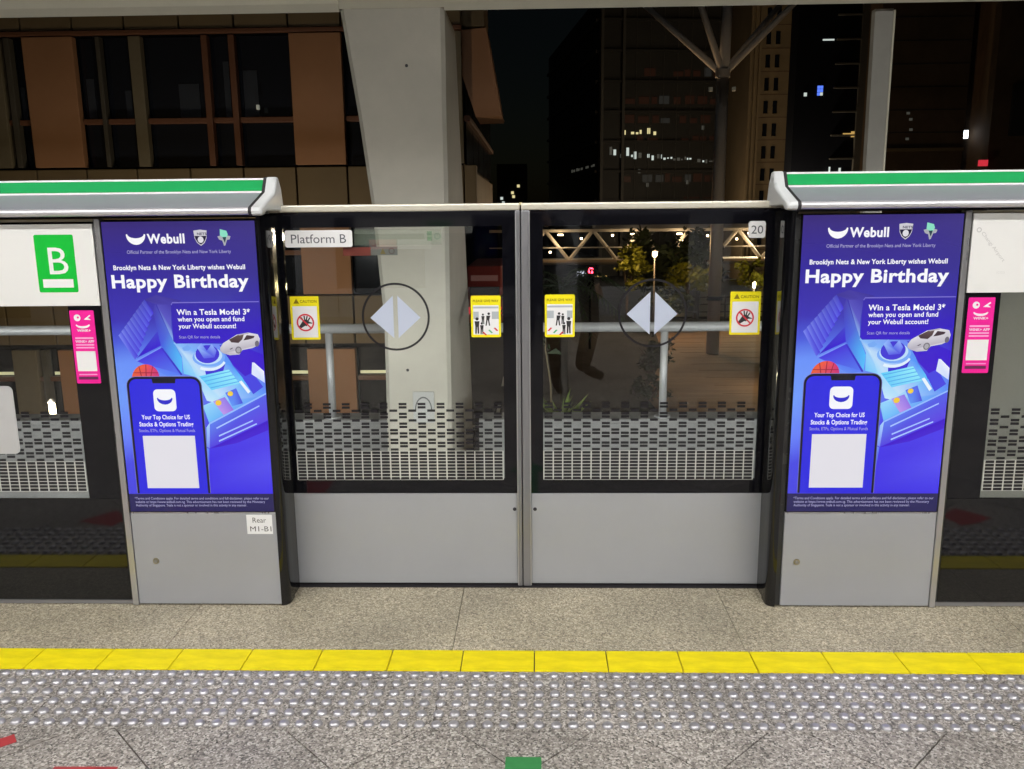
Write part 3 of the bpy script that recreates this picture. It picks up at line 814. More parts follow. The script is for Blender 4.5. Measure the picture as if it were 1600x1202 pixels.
ARTTEXT=[
('Webull', 0.1858, 0.3188, 1.3723, 0.0333, 0.03, 0),
('Official Partner of the Brooklyn Nets and New York Liberty', 0.1096, 0.4799, 1.3363, 0.0125, 0.0, 1),
('Brooklyn Nets & New York Liberty wishes Webull', 0.0554, 0.5259, 1.2798, 0.0171, 0.025, 0),
('Happy Birthday', 0.0443, 0.535, 1.217, 0.0465, 0.03, 0),
('Win a Tesla Model 3*', 0.2677, 0.5325, 1.1193, 0.0206, 0.02, 0),
('when you open and fund', 0.2691, 0.51, 1.0958, 0.0171, 0.02, 0),
('your Webull account!', 0.2703, 0.4781, 1.0705, 0.0171, 0.02, 0),
('Scan QR for more details', 0.2695, 0.4173, 1.0343, 0.0107, 0, 1),
('Your Top Choice for US', 0.104, 0.2825, 0.7364, 0.0169, 0.02, 0),
('Stocks & Options Trading', 0.093, 0.2933, 0.7098, 0.017, 0.02, 0),
('Stocks, ETFs, Options & Mutual Funds', 0.0897, 0.2974, 0.688, 0.0122, 0, 1),
('*Terms and Conditions apply. For detailed terms and conditions and full disclaimer, please refer to our', 0.0471, 0.553, 0.4278, 0.0101, 0, 1),
('website at https://www.webull.com.sg. This advertisement has not been reviewed by the Monetary', 0.0483, 0.5376, 0.4142, 0.01, 0, 1),
('Authority of Singapore. Tesla is not a sponsor or involved in this activity in any manner.', 0.0494, 0.4691, 0.4008, 0.0101, 0, 1),
('NETS', 0.3643, 0.3984, 1.3996, 0.0084, 0.03, 2),
]

BGROWS = [(1.447, [(64, 50, 124), (60, 48, 122), (68, 58, 132)]), (1.26, [(58, 48, 158), (60, 48, 152), (62, 54, 146)]), (1.10, [(64, 54, 180), (68, 66, 184), (58, 42, 180)]),
          (1.02, [(78, 92, 220), (84, 110, 225), (58, 36, 198)]), (0.94, [(108, 148, 250), (104, 140, 245), (62, 50, 212)]), (0.80, [(112, 156, 252), (96, 120, 245), (70, 60, 225)]),
          (0.66, [(104, 130, 250), (70, 60, 232), (76, 60, 232)]), (0.56, [(74, 76, 228), (62, 44, 230), (84, 76, 238)]), (0.449, [(72, 70, 225), (58, 42, 228), (64, 50, 232)])]

def poster_mesh(parent):
    verts, faces, cols = [], [], []
    def addp(pts, cs, y):
        o = len(verts)
        a = sum(pts[i][0]*pts[(i+1) % len(pts)][1]-pts[(i+1) % len(pts)][0]*pts[i][1] for i in range(len(pts)))
        if a < 0:
            pts = pts[::-1]; cs = cs[::-1]
        verts.extend((p[0], y, p[1]) for p in pts)
        faces.append(tuple(range(o, o+len(pts))))
        cols.extend(cs)
    us = [0.026, PW/2, PW-0.006]
    for r in range(len(BGROWS)-1):
        (za, ca), (zb, cb) = BGROWS[r], BGROWS[r+1]
        for c in range(2):
            addp([(us[c], zb), (us[c+1], zb), (us[c+1], za), (us[c], za)], [cb[c], cb[c+1], ca[c+1], ca[c]], -0.0040)
    addp([(us[0], 0.380), (us[2], 0.380), (us[2], 0.449), (us[0], 0.449)], [(40, 36, 88)]*4, -0.0040)
    for i, (pts, cs) in enumerate(ART):
        cs = list(cs)*len(pts) if len(cs) == 1 else list(cs)
        pts = [(min(max(p[0], us[0]), us[2]), p[1]) for p in pts]
        addp(pts, cs, -0.0041-0.00003*i)
    me = bpy.data.meshes.new("poster_artwork")
    me.from_pydata(verts, [], faces)
    la = me.color_attributes.new("ink", 'FLOAT_COLOR', 'POINT')
    for i, c in enumerate(cols):
        la.data[i].color = (*lin(c), 1.0)
    me.materials.append(M_art)
    me.update()
    return link("poster_artwork", me, parent)

def pillar(x0, label, first, side):
    """side -1: door on its right, +1: door on its left"""
    t = thing("advertising_pillar", label, "advertising pillar", (x0, YP, 0), "advertising pillars beside the doors")
    # case behind the front
    MB().box(0.004, PW-0.004, 0.012, 0.155, 0.003, 1.452).build("housing", M_dark_side, t)
    disp = MB().cbox(0.022, PW-0.002, -0.0035, 0.010, 0.376, 1.452, 0.002).build("display", M_black, t)
    poster_mesh(disp)
    for s, xa, xb, zb, cap, bold, kind in ARTTEXT:
        lettering(s, xa, xb, zb, -0.0068, (M_poster_white, M_poster_pale, M_poster_dark)[kind], disp, cap=cap, bold=bold)
    lp = MB().cbox(0.022, PW-0.002, -0.001, 0.010, 0.006, 0.370, 0.002).build("lower_panel", M_pillar_panel, t)
    MB().box(0.022, PW-0.002, 0.001, 0.009, 0.3705, 0.3755).build("panel_joint", M_alu, t)
    lx = 0.102 if side < 0 else 0.075
    lk = MB().tube([(lx, 0.001, 0.181), (lx, -0.004, 0.181)], [0.0125, 0.0115], 18).build("lock", M_lock, lp)
    MB().tube([(lx, -0.0035, 0.181), (lx, -0.006, 0.181)], [0.0075, 0.0070], 14).build("lock_core", M_alu_dark, lk)
    # outer trim
    ox = 0.0 if side < 0 else PW
    tr = MB().cbox(*((-0.002, 0.0205) if side < 0 else (PW-0.0005, PW+0.021)), -0.006, 0.030, 0.002, 1.458, 0.003).build("silver_trim", M_alu, t)
    # door-side nose: rounded black edge, then a dark side wall running back to the door
    prof = []
    sgn = 1 if side < 0 else -1
    bx = PW-0.0015 if side < 0 else 0.0015
    for a in range(0, 91, 15):
        prof.append((bx+sgn*0.030*math.sin(math.radians(a)), 0.030-0.034*math.cos(math.radians(a))))
    prof += [(bx+sgn*0.030, 0.070), (bx, 0.070)]
    if sgn < 0:
        prof = prof[::-1]
    o = MB().prism(prof, 0.002, 1.462, axis='z').build("rounded_edge", M_black, t)
    smooth_by_angle(o, 40)
    xa, xb = sorted((bx+sgn*0.004, bx+sgn*0.0255))
    MB().box(xa, xb, 0.0702, 0.158, 0.004, 1.462).build("side_wall", M_black_satin, t)
    if first:
        lb = MB().plate([(0.461, 0.290), (0.558, 0.290), (0.558, 0.366), (0.461, 0.366)], -0.0016).build("position_label", M_sticker_white, t)
        lettering("Rear", 0.484, 0.535, 0.3350, -0.0020, M_ink, lb, cap=0.021)
        lettering("M1-B1", 0.473, 0.553, 0.3005, -0.0020, M_ink, lb, cap=0.021)
    return t
PLX, PRX = -1.548, 0.893
pillar(PLX, "blue birthday poster pillar with Rear M1-B1 label, left of the doors", True, -1)
pillar(PRX, "blue birthday poster pillar right of the doors, beside plate 20", False, +1)

# ------------------------------------------------------------------ header beams over the pillars and screens
def header(side, label):
    xe = -0.980 if side < 0 else 0.893
    xf = -4.6 if side < 0 else 4.5
    t = thing("screen_header", label, "header beam", (xe, 2.92, 1.467), "green striped header beams")
    a, b = sorted((0.0, xf-xe))
    def Z(z): return z-1.467
    body = [(0.010, Z(1.470)), (0.006, Z(1.493)), (0.165, Z(1.543)), (0.205, Z(1.597)), (0.245, Z(1.594)), (0.330, Z(1.50)), (0.330, Z(1.470))]
    MB().prism(body[::-1], a, b).build("fascia", M_header, t)
    lip = []
    for k in range(0, 181, 20):
        ang = math.radians(90+k)
        lip.append((0.0135+0.0135*math.cos(ang), Z(1.4805)+0.0135*math.sin(ang)))
    lip += [(0.030, Z(1.467)), (0.030, Z(1.494))]
    o = MB().prism(lip, a, b).build("front_lip", M_lip, t)
    smooth_by_angle(o, 40)
    def on(u, off):       # along the upper face, from z 1.543 to 1.597
        return (0.165+0.040*u-off*0.80, Z(1.543)+0.054*u+off*0.59)
    for u0, u1, m, nm in ((0.02, 0.13, M_white_line, "white_line"), (0.14, 0.86, M_green, "green_band"), (0.87, 0.99, M_white_line, "white_line")):
        (y0, z0), (y1, z1) = on(u0, 0.0012), on(u1, 0.0012)
        (y2, z2), (y3, z3) = on(u1, 0.0002), on(u0, 0.0002)
        MB().prism([(y0, z0), (y3, z3), (y2, z2), (y1, z1)], a, b).build(nm, m, t)
    # end gasket and cap
    s = 1 if side < 0 else -1
    capp = [(0.000, Z(1.470)), (-0.004, Z(1.480)), (0.002, Z(1.492)), (0.160, Z(1.546)), (0.192, Z(1.596)), (0.206, Z(1.601)), (0.222, Z(1.600)), (0.250, Z(1.560)), (0.266, Z(1.50)), (0.266, Z(1.478)), (0.060, Z(1.478)), (0.040, Z(1.466)), (0.012, Z(1.464))]
    g0, g1 = sorted((0.0, s*0.0115))
    MB().prism(capp[::-1], g0, g1).build("end_gasket", M_gasket, t)
    c0, c1 = sorted((s*0.0117, s*0.047))
    bm = bmesh.new()
    mb = MB().prism(capp[::-1], c0, c1)
    vs = [bm.verts.new(v) for v in mb.v]
    for f in mb.f:
        bm.faces.new([vs[i] for i in f])
    bmesh.ops.recalc_face_normals(bm, faces=bm.faces[:])
    edges = [e for e in bm.edges if all(abs(v.co.x-(s*0.047)) < 1e-5 for v in e.verts)]
    bmesh.ops.bevel(bm, geom=edges, offset=0.010, segments=4, profile=0.5, affect='EDGES')
    me = bpy.data.meshes.new("end_cap")
    bm.to_mesh(me); bm.free()
    me.materials.append(M_cap)
    o = link("end_cap", me, t)
    smooth_by_angle(o, 40)
    # recess strip under the lip
    r0, r1 = sorted((-s*0.002, xf-xe))
    MB().box(r0, r1, 0.066, 0.30, Z(1.4585), Z(1.4695)).build("under_strip", M_black_satin, t)
    return t
header(-1, "silver header beam with green stripe over the left poster and sign")
header(+1, "silver header beam with green stripe over the right poster and map")

# ------------------------------------------------------------------ fixed glass screens beside the pillars
def pink_sticker(parent, x0, z0, x1, z1, y):
    st = MB().plate(rrect(x0, z0, x1, z1, 0.004), y).build("pink_sticker", M_pink, parent)
    w, h = x1-x0, z1-z0
    cx = (x0+x1)/2
    wm = MB()
    wm.plate(circle(x0+w*.30, z1-h*.10, .0125, 18), y-.0004)
    wm.plate([(x0+w*.56, z1-h*.125), (x0+w*.82, z1-h*.06), (x0+w*.86, z1-h*.075), (x0+w*.74, z1-h*.10), (x0+w*.86, z1-h*.13)], y-.0004)
    arc = [(cx+.027*math.cos(math.radians(a)), z1-h*.185+.016*math.sin(math.radians(a))) for a in range(195, 346, 15)]
    arc2 = [(cx+.024*math.cos(math.radians(a)), z1-h*.180+.009*math.sin(math.radians(a))) for a in range(345, 194, -15)]
    wm.plate(arc+arc2, y-.0004)
    wm.build("wink_face", M_sticker_white, st)
    MB().plate(circle(x0+w*.335, z1-h*.095, .004, 10), y-.0008).build("pupil", M_pink, st)
    lettering("WINK+", x0+w*.24, x0+w*.80, z1-h*.288, y-.0004, M_sticker_white, st, cap=.009, bold=.03)
    for zz, hh in ((.365, .006), (.458, .005), (.497, .005), (.868, .004)):
        MB().plate([(x0+w*.13, z1-h*zz-hh), (x0+w*.88, z1-h*zz-hh), (x0+w*.88, z1-h*zz), (x0+w*.13, z1-h*zz)], y-.0004).build("small_print", M_pink_pale, st)
    lettering("WINK+ APP", x0+w*.12, x0+w*.90, z1-h*.437, y-.0004, M_sticker_white, st, cap=.009, bold=.03)
    MB().plate([(x0+w*.10, z1-h*.83), (x0+w*.90, z1-h*.83), (x0+w*.90, z1-h*.555), (x0+w*.10, z1-h*.555)], y-.0004).build("blank_square", M_plate, st)
    MB().plate([(x0+w*.10, z1-h*.945), (x0+w*.90, z1-h*.945), (x0+w*.90, z1-h*.905), (x0+w*.10, z1-h*.905)], y-.0004).build("dark_bar", mat("plum_ink", (0.12, 0.02, 0.07), 0.5), st)
    return st

def fixed_screen(side, label):
    xa = -1.5515 if side < 0 else 1.4905      # edge at the pillar
    xb = -4.6 if side < 0 else 4.5
    s = -1 if side < 0 else 1
    t = thing("fixed_screen", label, "glass screen", (xa, 2.99, 0), "fixed glass screens")
    def B(u0, u1, y0, y1, z0, z1):
        a, b = sorted((s*u0, s*u1))
        return MB().box(a, b, y0, y1, z0, z1)
    B(0.0, 0.012, 0.002, 0.05, 0.004, 1.455).build("frame_post", M_dark_side, t)
    B(0.0125, abs(xb-xa), 0.000, 0.012, 0.018, 0.424).build("black_panel", M_black, t)
    B(0.0125, 0.130, 0.000, 0.012, 0.426, 1.455).build("glass_border", M_black_frit, t)
    B(0.1305, abs(xb-xa), 0.000, 0.012, 1.415, 1.455).build("glass_border", M_black_frit, t)
    B(0.1305, abs(xb-xa), 0.002, 0.010, 0.426, 1.414).build("glass_pane", M_glass, t)
    B(0.0, abs(xb-xa), -0.004, 0.03, 0.003, 0.0165).build("bottom_channel", M_alu_dark, t)
    n = 36
    if side < 0:
        frit(-0.134-n*0.0366, n, 0.770-0.012, -0.0012, t, phase=0)
    else:
        frit(0.134, n, 0.770-0.012, -0.0012, t, phase=0)
    # white sign board along the top
    a, b = sorted((s*0.006, s*abs(xb-xa)))
    sg = MB().cbox(a, b, -0.010, -0.0005, 1.153 if side < 0 else 1.177, 1.441 if side < 0 else 1.448, 0.002).build("sign_board", M_white_sign, t)
    st = B(0.0, abs(xb-xa), -0.006, -0.001, 1.449, 1.457).build("sign_rail", mat("sign_rail_beige", (0.36, 0.33, 0.25), 0.5), t)
    def X(x): return x-xa
    if side < 0:
        gq = MB().plate(rrect(X(-1.771), 1.202, X(-1.6295), 1.405, 0.006), -0.0104).build("green_square", M_sign_green, sg)
        lettering("B", X(-1.7255), X(-1.6565), 1.2665, -0.0108, M_plate, sg, cap=0.100)
        MB().plate([(X(-1.7545), 1.219), (X(-1.6445), 1.219), (X(-1.6445), 1.249), (X(-1.7545), 1.249)], -0.0108).build("white_bar", M_plate, sg)
        pink_sticker(t, X(-1.678), 0.868, X(-1.589), 1.136, -0.0008)
        nb = MB().prism(rrect(X(-2.30), 0.602, X(-1.921), 0.860, 0.020), -0.004, -0.0016, axis='y').build("notice_plate", mat("notice_grey", (0.46, 0.46, 0.47), 0.5), t)
    else:
        lettering("Changi Airport", X(1.527), X(1.527)+0.128, 1.380, -0.0104, M_ink_pale, sg, cap=0.0125, angle=math.radians(-50))
        rm = MB(); ring(rm, X(1.519), 1.392, 0.0055, 0.0085, -0.0104, 16)
        rm.build("station_ring", M_ink_pale, sg)
        lettering("(CG2)", X(1.592), X(1.62), 1.243, -0.0104, mat("faint_ink", (0.62, 0.62, 0.61), 0.6), sg, cap=0.008)
        pink_sticker(t, X(1.511), 0.892, X(1.603), 1.160, -0.0008)
    return t
fixed_screen(-1, "black framed glass screen with white sign reading B at the left edge")
fixed_screen(+1, "black framed glass screen with white route map at the right edge")

# ------------------------------------------------------------------ across the track
MB().box(-30, 30, 3.60, 7.42, -1.35, -1.20).build("track_bed", M_trackbed, kind="structure")
def parapet(x0, x1, label):
    t = thing("parapet_wall", label, "parapet", ((x0+x1)/2, 7.2, -1.2), "parapet walls across the track")
    cx = (x0+x1)/2
    MB().box(x0-cx, x1-cx, 0.0, 0.20, -0.8, 0.86).build("wall_body", M_parapet, t)
    MB().cbox(x0-cx, x1-cx, -0.03, 0.24, 0.861, 0.905, 0.01).build("coping", M_parapet, t)
    return t
parapet(-14, -1.22, "low grey concrete parapet across the track, left of the cream column")
parapet(-0.50, 14, "low grey concrete parapet across the track, right of the cream column")
def guard_rail(x0, x1, posts, label):
    t = thing("guard_rail", label, "railing", ((x0+x1)/2, 7.25, -0.295), "guard rails on the parapets")
    cx = (x0+x1)/2
    MB().tube([(x0-cx, 0, 0.795), (x1-cx, 0, 0.795)], 0.042, 14).build("top_tube", M_galv, t, smooth=True)
    for p in posts:
        MB().tube([(p-cx, 0, 0.002), (p-cx, 0, 0.755)], 0.033, 12).build("post", M_galv, t, smooth=True)
        MB().tube([(p-cx, 0, 0.0), (p-cx, 0, 0.014)], 0.07, 14).build("base_plate", M_galv, t)
    return t
guard_rail(-14, -1.24, [-13.2, -9.4, -5.6, -1.80], "grey pipe guard rail seen through the left glass, left of the column")
guard_rail(-0.52, 14, [1.11, 3.95, 6.8, 9.65, 12.5], "grey pipe guard rail seen through the right door glass")

# cream roof column: lofted, wider towards the beam
def loft(levels, name, m, parent=None):
    """levels: (z, x0, x1, y0, y1) with chamfered corners"""
    mb = MB()
    c = 0.03
    for z, x0, x1, y0, y1 in levels:
        mb.v += [(x0+c, y0, z), (x1-c, y0, z), (x1, y0+c, z), (x1, y1-c, z), (x1-c, y1, z), (x0+c, y1, z), (x0, y1-c, z), (x0, y0+c, z)]
    n = 8
    for i in range(len(levels)-1):
        for k in range(n):
            mb.f.append((i*n+k, i*n+(k+1) % n, (i+1)*n+(k+1) % n, (i+1)*n+k)); mb.mi.append(0)
    mb.f.append(tuple(range(n))[::-1]); mb.mi.append(0)
    mb.f.append(tuple((len(levels)-1)*n+k for k in range(n))); mb.mi.append(0)
    o = mb.build(name, m, parent)
    smooth_by_angle(o, 30)
    return o
colm = thing("roof_column", "cream concrete column widening upwards, seen behind the left door", "column", (-0.95, 7.2, -6.5))
def LV(z, a, b, c, d): return (z+6.5, a+0.95, b+0.95, c-7.2, d-7.2)
loft([LV(-6.5, -1.22, -0.68, 6.6, 9.0), LV(-0.4, -1.209, -0.68, 6.6, 8.8), LV(0.65, -1.196, -0.675, 6.6, 8.5), LV(1.54, -1.257, -0.665, 6.6, 8.05), LV(2.2, -1.330, -0.665, 6.6, 7.8), LV(2.95, -1.432, -0.66, 6.6, 7.5)], "shaft", M_concrete, colm)
for hx, hz in ((-0.95, 9.05), (-1.02, 6.75)):
    MB().tube([(hx+0.95, 6.598-7.2, hz), (hx+0.95, 6.606-7.2, hz)], 0.012, 10).build("tie_hole", M_gasket, colm)
cb = MB().cbox(-0.985+0.95, -0.815+0.95, 6.585-7.2, 6.601-7.2, 6.32, 6.575, 0.004).build("reflection_box", mat("reflection_grey", (0.40, 0.40, 0.38), 0.5), colm)  # reflection in the door glass, built as a box and arc on the column
arch = MB()
for k in range(12):
    a0, a1 = math.pi*k/12, math.pi*(k+1)/12
    arch.plate([(0.05+0.060*math.cos(a0), 6.43+0.095*math.sin(a0)), (0.05+0.069*math.cos(a0), 6.43+0.107*math.sin(a0)), (0.05+0.069*math.cos(a1), 6.43+0.107*math.sin(a1)), (0.05+0.060*math.cos(a1), 6.43+0.095*math.sin(a1))], -0.620)
arch.build("reflection_arc", mat("reflection_dark_grey", (0.10, 0.10, 0.10), 0.5), cb)
M_beam = mat("cream_beam", (0.60, 0.56, 0.45), 0.7, var=0.06, vscale=1.2, bump=0.05, bscale=30)
beam = thing("eave_beam", "long cream concrete roof beam along the top of the picture", "beam", (0, 6.9, 2.93))
bp = [(-0.30, 0.0), (-0.34, 0.05), (-0.34, 0.62), (0.35, 0.62), (0.35, 0.30), (0.10, 0.10)]
MB().prism(bp[::-1], -16, -1.433).build("beam_span", M_beam, beam)
MB().prism(bp[::-1], -0.659, 16).build("beam_span", M_beam, beam)
MB().prism([(y, z+0.021) for y, z in bp][::-1], -1.432, -0.660).build("beam_node", M_beam, beam)
sp = thing("slim_post", "slim pale grey post rising above the right header beam", "post", (2.6, 6.85, -0.295))
MB().add([(-0.02, -0.05, 0), (0.095, -0.05, 0), (0.095, 0.02, 0), (-0.02, 0.02, 0), (-0.055, -0.05, 3.23), (0.080, -0.05, 3.23), (0.080, 0.02, 3.23), (-0.055, 0.02, 3.23)],
         [(0, 3, 2, 1), (4, 5, 6, 7), (0, 1, 5, 4), (1, 2, 6, 5), (2, 3, 7, 6), (3, 0, 4, 7)]).build("post_body", mat("post_grey", (0.30, 0.29, 0.26), 0.6, var=0.05), sp)
MB().add([(0.0955, -0.058, 0), (0.108, -0.058, 0), (0.108, 0.10, 0), (0.0955, 0.10, 0), (0.0805, -0.058, 3.22), (0.093, -0.058, 3.22), (0.093, 0.10, 3.22), (0.0805, 0.10, 3.22)],
         [(0, 3, 2, 1), (4, 5, 6, 7), (0, 1, 5, 4), (1, 2, 6, 5), (2, 3, 7, 6), (3, 0, 4, 7)]).build("edge_strip", mat("strip_cream", (0.62, 0.58, 0.46), 0.5), sp)
kiosk = thing("equipment_housing", "grey trackside equipment housing seen through the far right screen glass", "housing", (4.7, 6.0, -1.2))
MB().cbox(-1.22, 1.2, -0.4, 0.6, 0.002, 2.60, 0.03).build("housing_body", mat("housing_grey", (0.34, 0.335, 0.29), 0.7, var=0.08, vscale=2), kiosk)
MB().cbox(-1.27, 1.25, -0.45, 0.65, 2.602, 2.68, 0.01).build("housing_lid", M_parapet, kiosk)
MB().box(-0.95, -0.15, -0.415, -0.402, 0.3, 2.3).build("access_door", mat("housing_door", (0.30, 0.295, 0.26), 0.6), kiosk)

# ------------------------------------------------------------------ station roof and platform lamps
roof = thing("station_roof", "pale platform roof above the picture, off the top edge", "roof", (0, 0, 3.9))
MB().box(-16, 16, -7.5, 7.3, -0.05, 0.06).build("ceiling_panel", M_roof, roof)
for k in range(-3, 4):
    MB().cbox(k*4.5-0.1, k*4.5+0.1, -7.4, 6.5, -0.33, -0.052, 0.01).build("roof_rib", M_concrete, roof)

def platform_lamp(y, z, label):
    """one continuous run of ceiling-hung fluorescent light"""
    t = thing("platform_lamp", label, "lamp", (0, y, z), "linear platform lamps")
    MB().cbox(-6.5, 6.5, -0.085, 0.085, 0.012, 0.075, 0.008).build("lamp_housing", M_lamp_body, t)
    for k in range(-4, 5):
        MB().box(k*1.44-0.69, k*1.44+0.69, -0.070, 0.070, -0.020, 0.0115).build("diffuser", M_diffuser, t)
        MB().tube([(k*1.44, 0, 0.075), (k*1.44, 0, 3.845-z)], 0.006, 6).build("hanger", M_alu_dark, t)
    return t
platform_lamp(0.70, 3.30, "lit linear lamp run over the platform edge, above the frame")
platform_lamp(-1.60, 3.30, "lit linear lamp run over the platform middle, behind the viewer")
tl = thing("added_trackside_lamp", "unseen linear lamp added below the doors to light the column foot", "lamp", (0, 3.62, -0.16))  # added out of view to brighten the lower column and parapet
MB().cbox(-9, 9, -0.018, 0.03, -0.075, 0.075, 0.006).build("lamp_housing", M_lamp_body, tl)
M_track_diff = mat("added_lamp_diffuser", (0.9, 0.9, 0.9), 0.5, emit=(0.98, 1.0, 1.0), estr=56.0)
for k in range(-6, 7):
    MB().box(k*1.36-0.65, k*1.36+0.65, 0.0302, 0.045, -0.05, 0.05).build("diffuser", M_track_diff, tl)

# ------------------------------------------------------------------ other side of the island platform (seen only mirrored in the glass)
opp = thing("platform_screen_wall", "screen wall across the platform, mirrored faintly in the door glass", "screen wall", (0, -6.0, 0))
for k in range(-4, 4):
    x = k*1.9+0.3
    MB().box(x, x+0.6, -0.02, 0.0, 0.0, 1.45).build("wall_panel", M_pillar_panel, opp)
    MB().box(x+0.605, x+1.895, -0.06, -0.05, 0.42, 1.45).build("dark_glass", M_black, opp)
    MB().box(x+0.605, x+1.895, -0.06, -0.045, 0.0, 0.415).build("wall_panel", M_grey_panel, opp)
MB().box(-8, 8, 0.0, 0.08, 1.46, 1.60).build("header_strip", M_header, opp)
MB().box(-2.6, -0.9, 0.002, 0.012, 1.20, 1.44).build("route_map", M_white_sign, opp)
MB().box(-1.55, -1.2, 0.013, 0.016, 1.30, 1.36).build("green_mark", M_sign_green, opp)
MB().box(-2.4, -2.0, 0.002, 0.012, 0.98, 1.12).build("red_notice", M_sticker_red, opp)
MB().box(-1.99, -1.5, 0.002, 0.012, 0.98, 1.12).build("pale_notice", M_plate, opp)
# ------------------------------------------------------------------ ground, road, plaza
GZ = -6.5
M_asphalt = mat("asphalt", (0.035, 0.035, 0.036), 0.9, spec=0.08, var=0.25, vscale=0.6, bump=0.2, bscale=12)
M_ground = mat("paving", (0.034, 0.034, 0.034), 0.9, spec=0.08, var=0.25, vscale=0.5)
M_plaza = mat("brown_brick_paving", (0.17, 0.105, 0.06), 0.8, var=0.28, vscale=0.9, stretch=(0.3, 2.2, 1))
M_paint = mat("road_paint", (0.6, 0.6, 0.55), 0.7, var=0.1)
MB().box(-400, 400, 8.0, 900, GZ-1.0, GZ).build("ground", M_ground, kind="structure")
road = MB().box(-6.0, 3.0, 26.0, 400, GZ+0.004, GZ+0.012).build("road", M_asphalt, kind="structure")
MB().box(-120, 120, 25.2, 30.5, GZ+0.014, GZ+0.020).build("cross_road", M_asphalt, road)
for k in range(10):
    y = 33+6.0*k
    MB().box(-1.62, -1.48, y, y+2.4, GZ+0.016, GZ+0.020).build("lane_mark", M_paint, road)
MB().box(-5.7, 2.7, 31.2, 31.5, GZ+0.016, GZ+0.020).build("stop_line", M_paint, road)
plaza = MB().prism([(5.0, 33.0), (32, 33.0), (32, 58), (8.2, 58), (7.2, 47), (5.3, 39), (4.9, 36)], GZ+0.004, GZ+0.05, axis='z').build("plaza", M_plaza, kind="structure")
for k in range(12):
    y = 35.0+1.9*k
    MB().box(8.3, 31.5, y, y+0.10, GZ+0.054, GZ+0.060).build("paving_band", mat("paving_band", (0.12, 0.078, 0.05), 0.85), plaza)

# ------------------------------------------------------------------ office building with terracotta panels
M_terra = mat("terracotta_panel", (0.34, 0.165, 0.08), 0.6, var=0.07, vscale=0.7)
M_olive = mat("olive_spandrel", (0.16, 0.112, 0.058), 0.6, var=0.08, vscale=0.6)
M_pier = mat("olive_pier", (0.15, 0.12, 0.075), 0.6, var=0.06)
M_mull = mat("brown_mullion", (0.14, 0.058, 0.03), 0.5)
M_mull_dark = mat("dark_mullion", (0.07, 0.06, 0.045), 0.5)
M_dark_core = mat("dark_core", (0.012, 0.012, 0.013), 0.8)
M_dark_glass = mat("dark_window", (0.008, 0.010, 0.016), 0.14, spec=0.5)
M_room_blind = mat("room_blind", (0.028, 0.032, 0.042), 0.35)
M_blind = mat("lit_blind", (0.25, 0.26, 0.20), 0.7, emit=(0.80, 0.86, 0.55), estr=0.10)
M_blind_strip = mat("lit_blind_foot", (0.5, 0.5, 0.4), 0.7, emit=(1.0, 0.95, 0.55), estr=0.55)
off = thing("office_building", "office block with terracotta panels and dark windows, upper left", "building", (-8.6, 24, GZ))
OX, OY = -8.6, 24.0
def ob(nm, m, x0, x1, y0, y1, z0, z1):
    return MB().box(x0-OX, x1-OX, y0-OY, y1-OY, z0-GZ, z1-GZ).build(nm, m, off)
ob("core", M_dark_core, -24, -2.0, 24.45, 38, 1.36, 12)
ob("lower_core", M_dark_core, -24, -3.65, 24.45, 38, GZ, 1.35)
def ocb(nm, m, x0, x1, y0, y1, z0, z1, c=0.02):
    return MB().cbox(x0-OX, x1-OX, y0-OY, y1-OY, z0-GZ, z1-GZ, c).build(nm, m, off)
JX = [-19.6, -18.2, -16.8, -15.35, -13.95, -12.53, -11.10, -9.60, -8.10, -6.63, -5.20, -3.60, -1.95]
for z0, z1 in ((1.42, 2.80), (-2.15, -0.77), (6.46, 7.9)):
    for a, b in zip(JX[:-1], JX[1:]):
        if z0 < 0 and b > -3:
            continue
        ocb("spandrel_panel", M_olive, a+0.025, b-0.025, 24.0, 24.2, z0, z1)
PANELS = [(-13.95, -12.53), (-6.63, -5.20)]
bands = [(2.86, 6.30, 4.09), (-0.72, 1.36, 0.45), (-5.6, -2.30, -3.18), (7.95, 11.2, 9.4)]
mulls = [(-11.88, 0.06, M_mull_dark), (-10.865, 0.165, M_pier), (-8.95, 0.085, M_mull), (-8.21, 0.085, M_mull), (-14.98, 0.36, M_pier), (-14.40, 0.08, M_mull_dark), (-16.2, 0.08, M_mull), (-3.6, 0.05, M_mull_dark), (-2.06, 0.09, M_pier), (-17.6, 0.7, M_terra)]
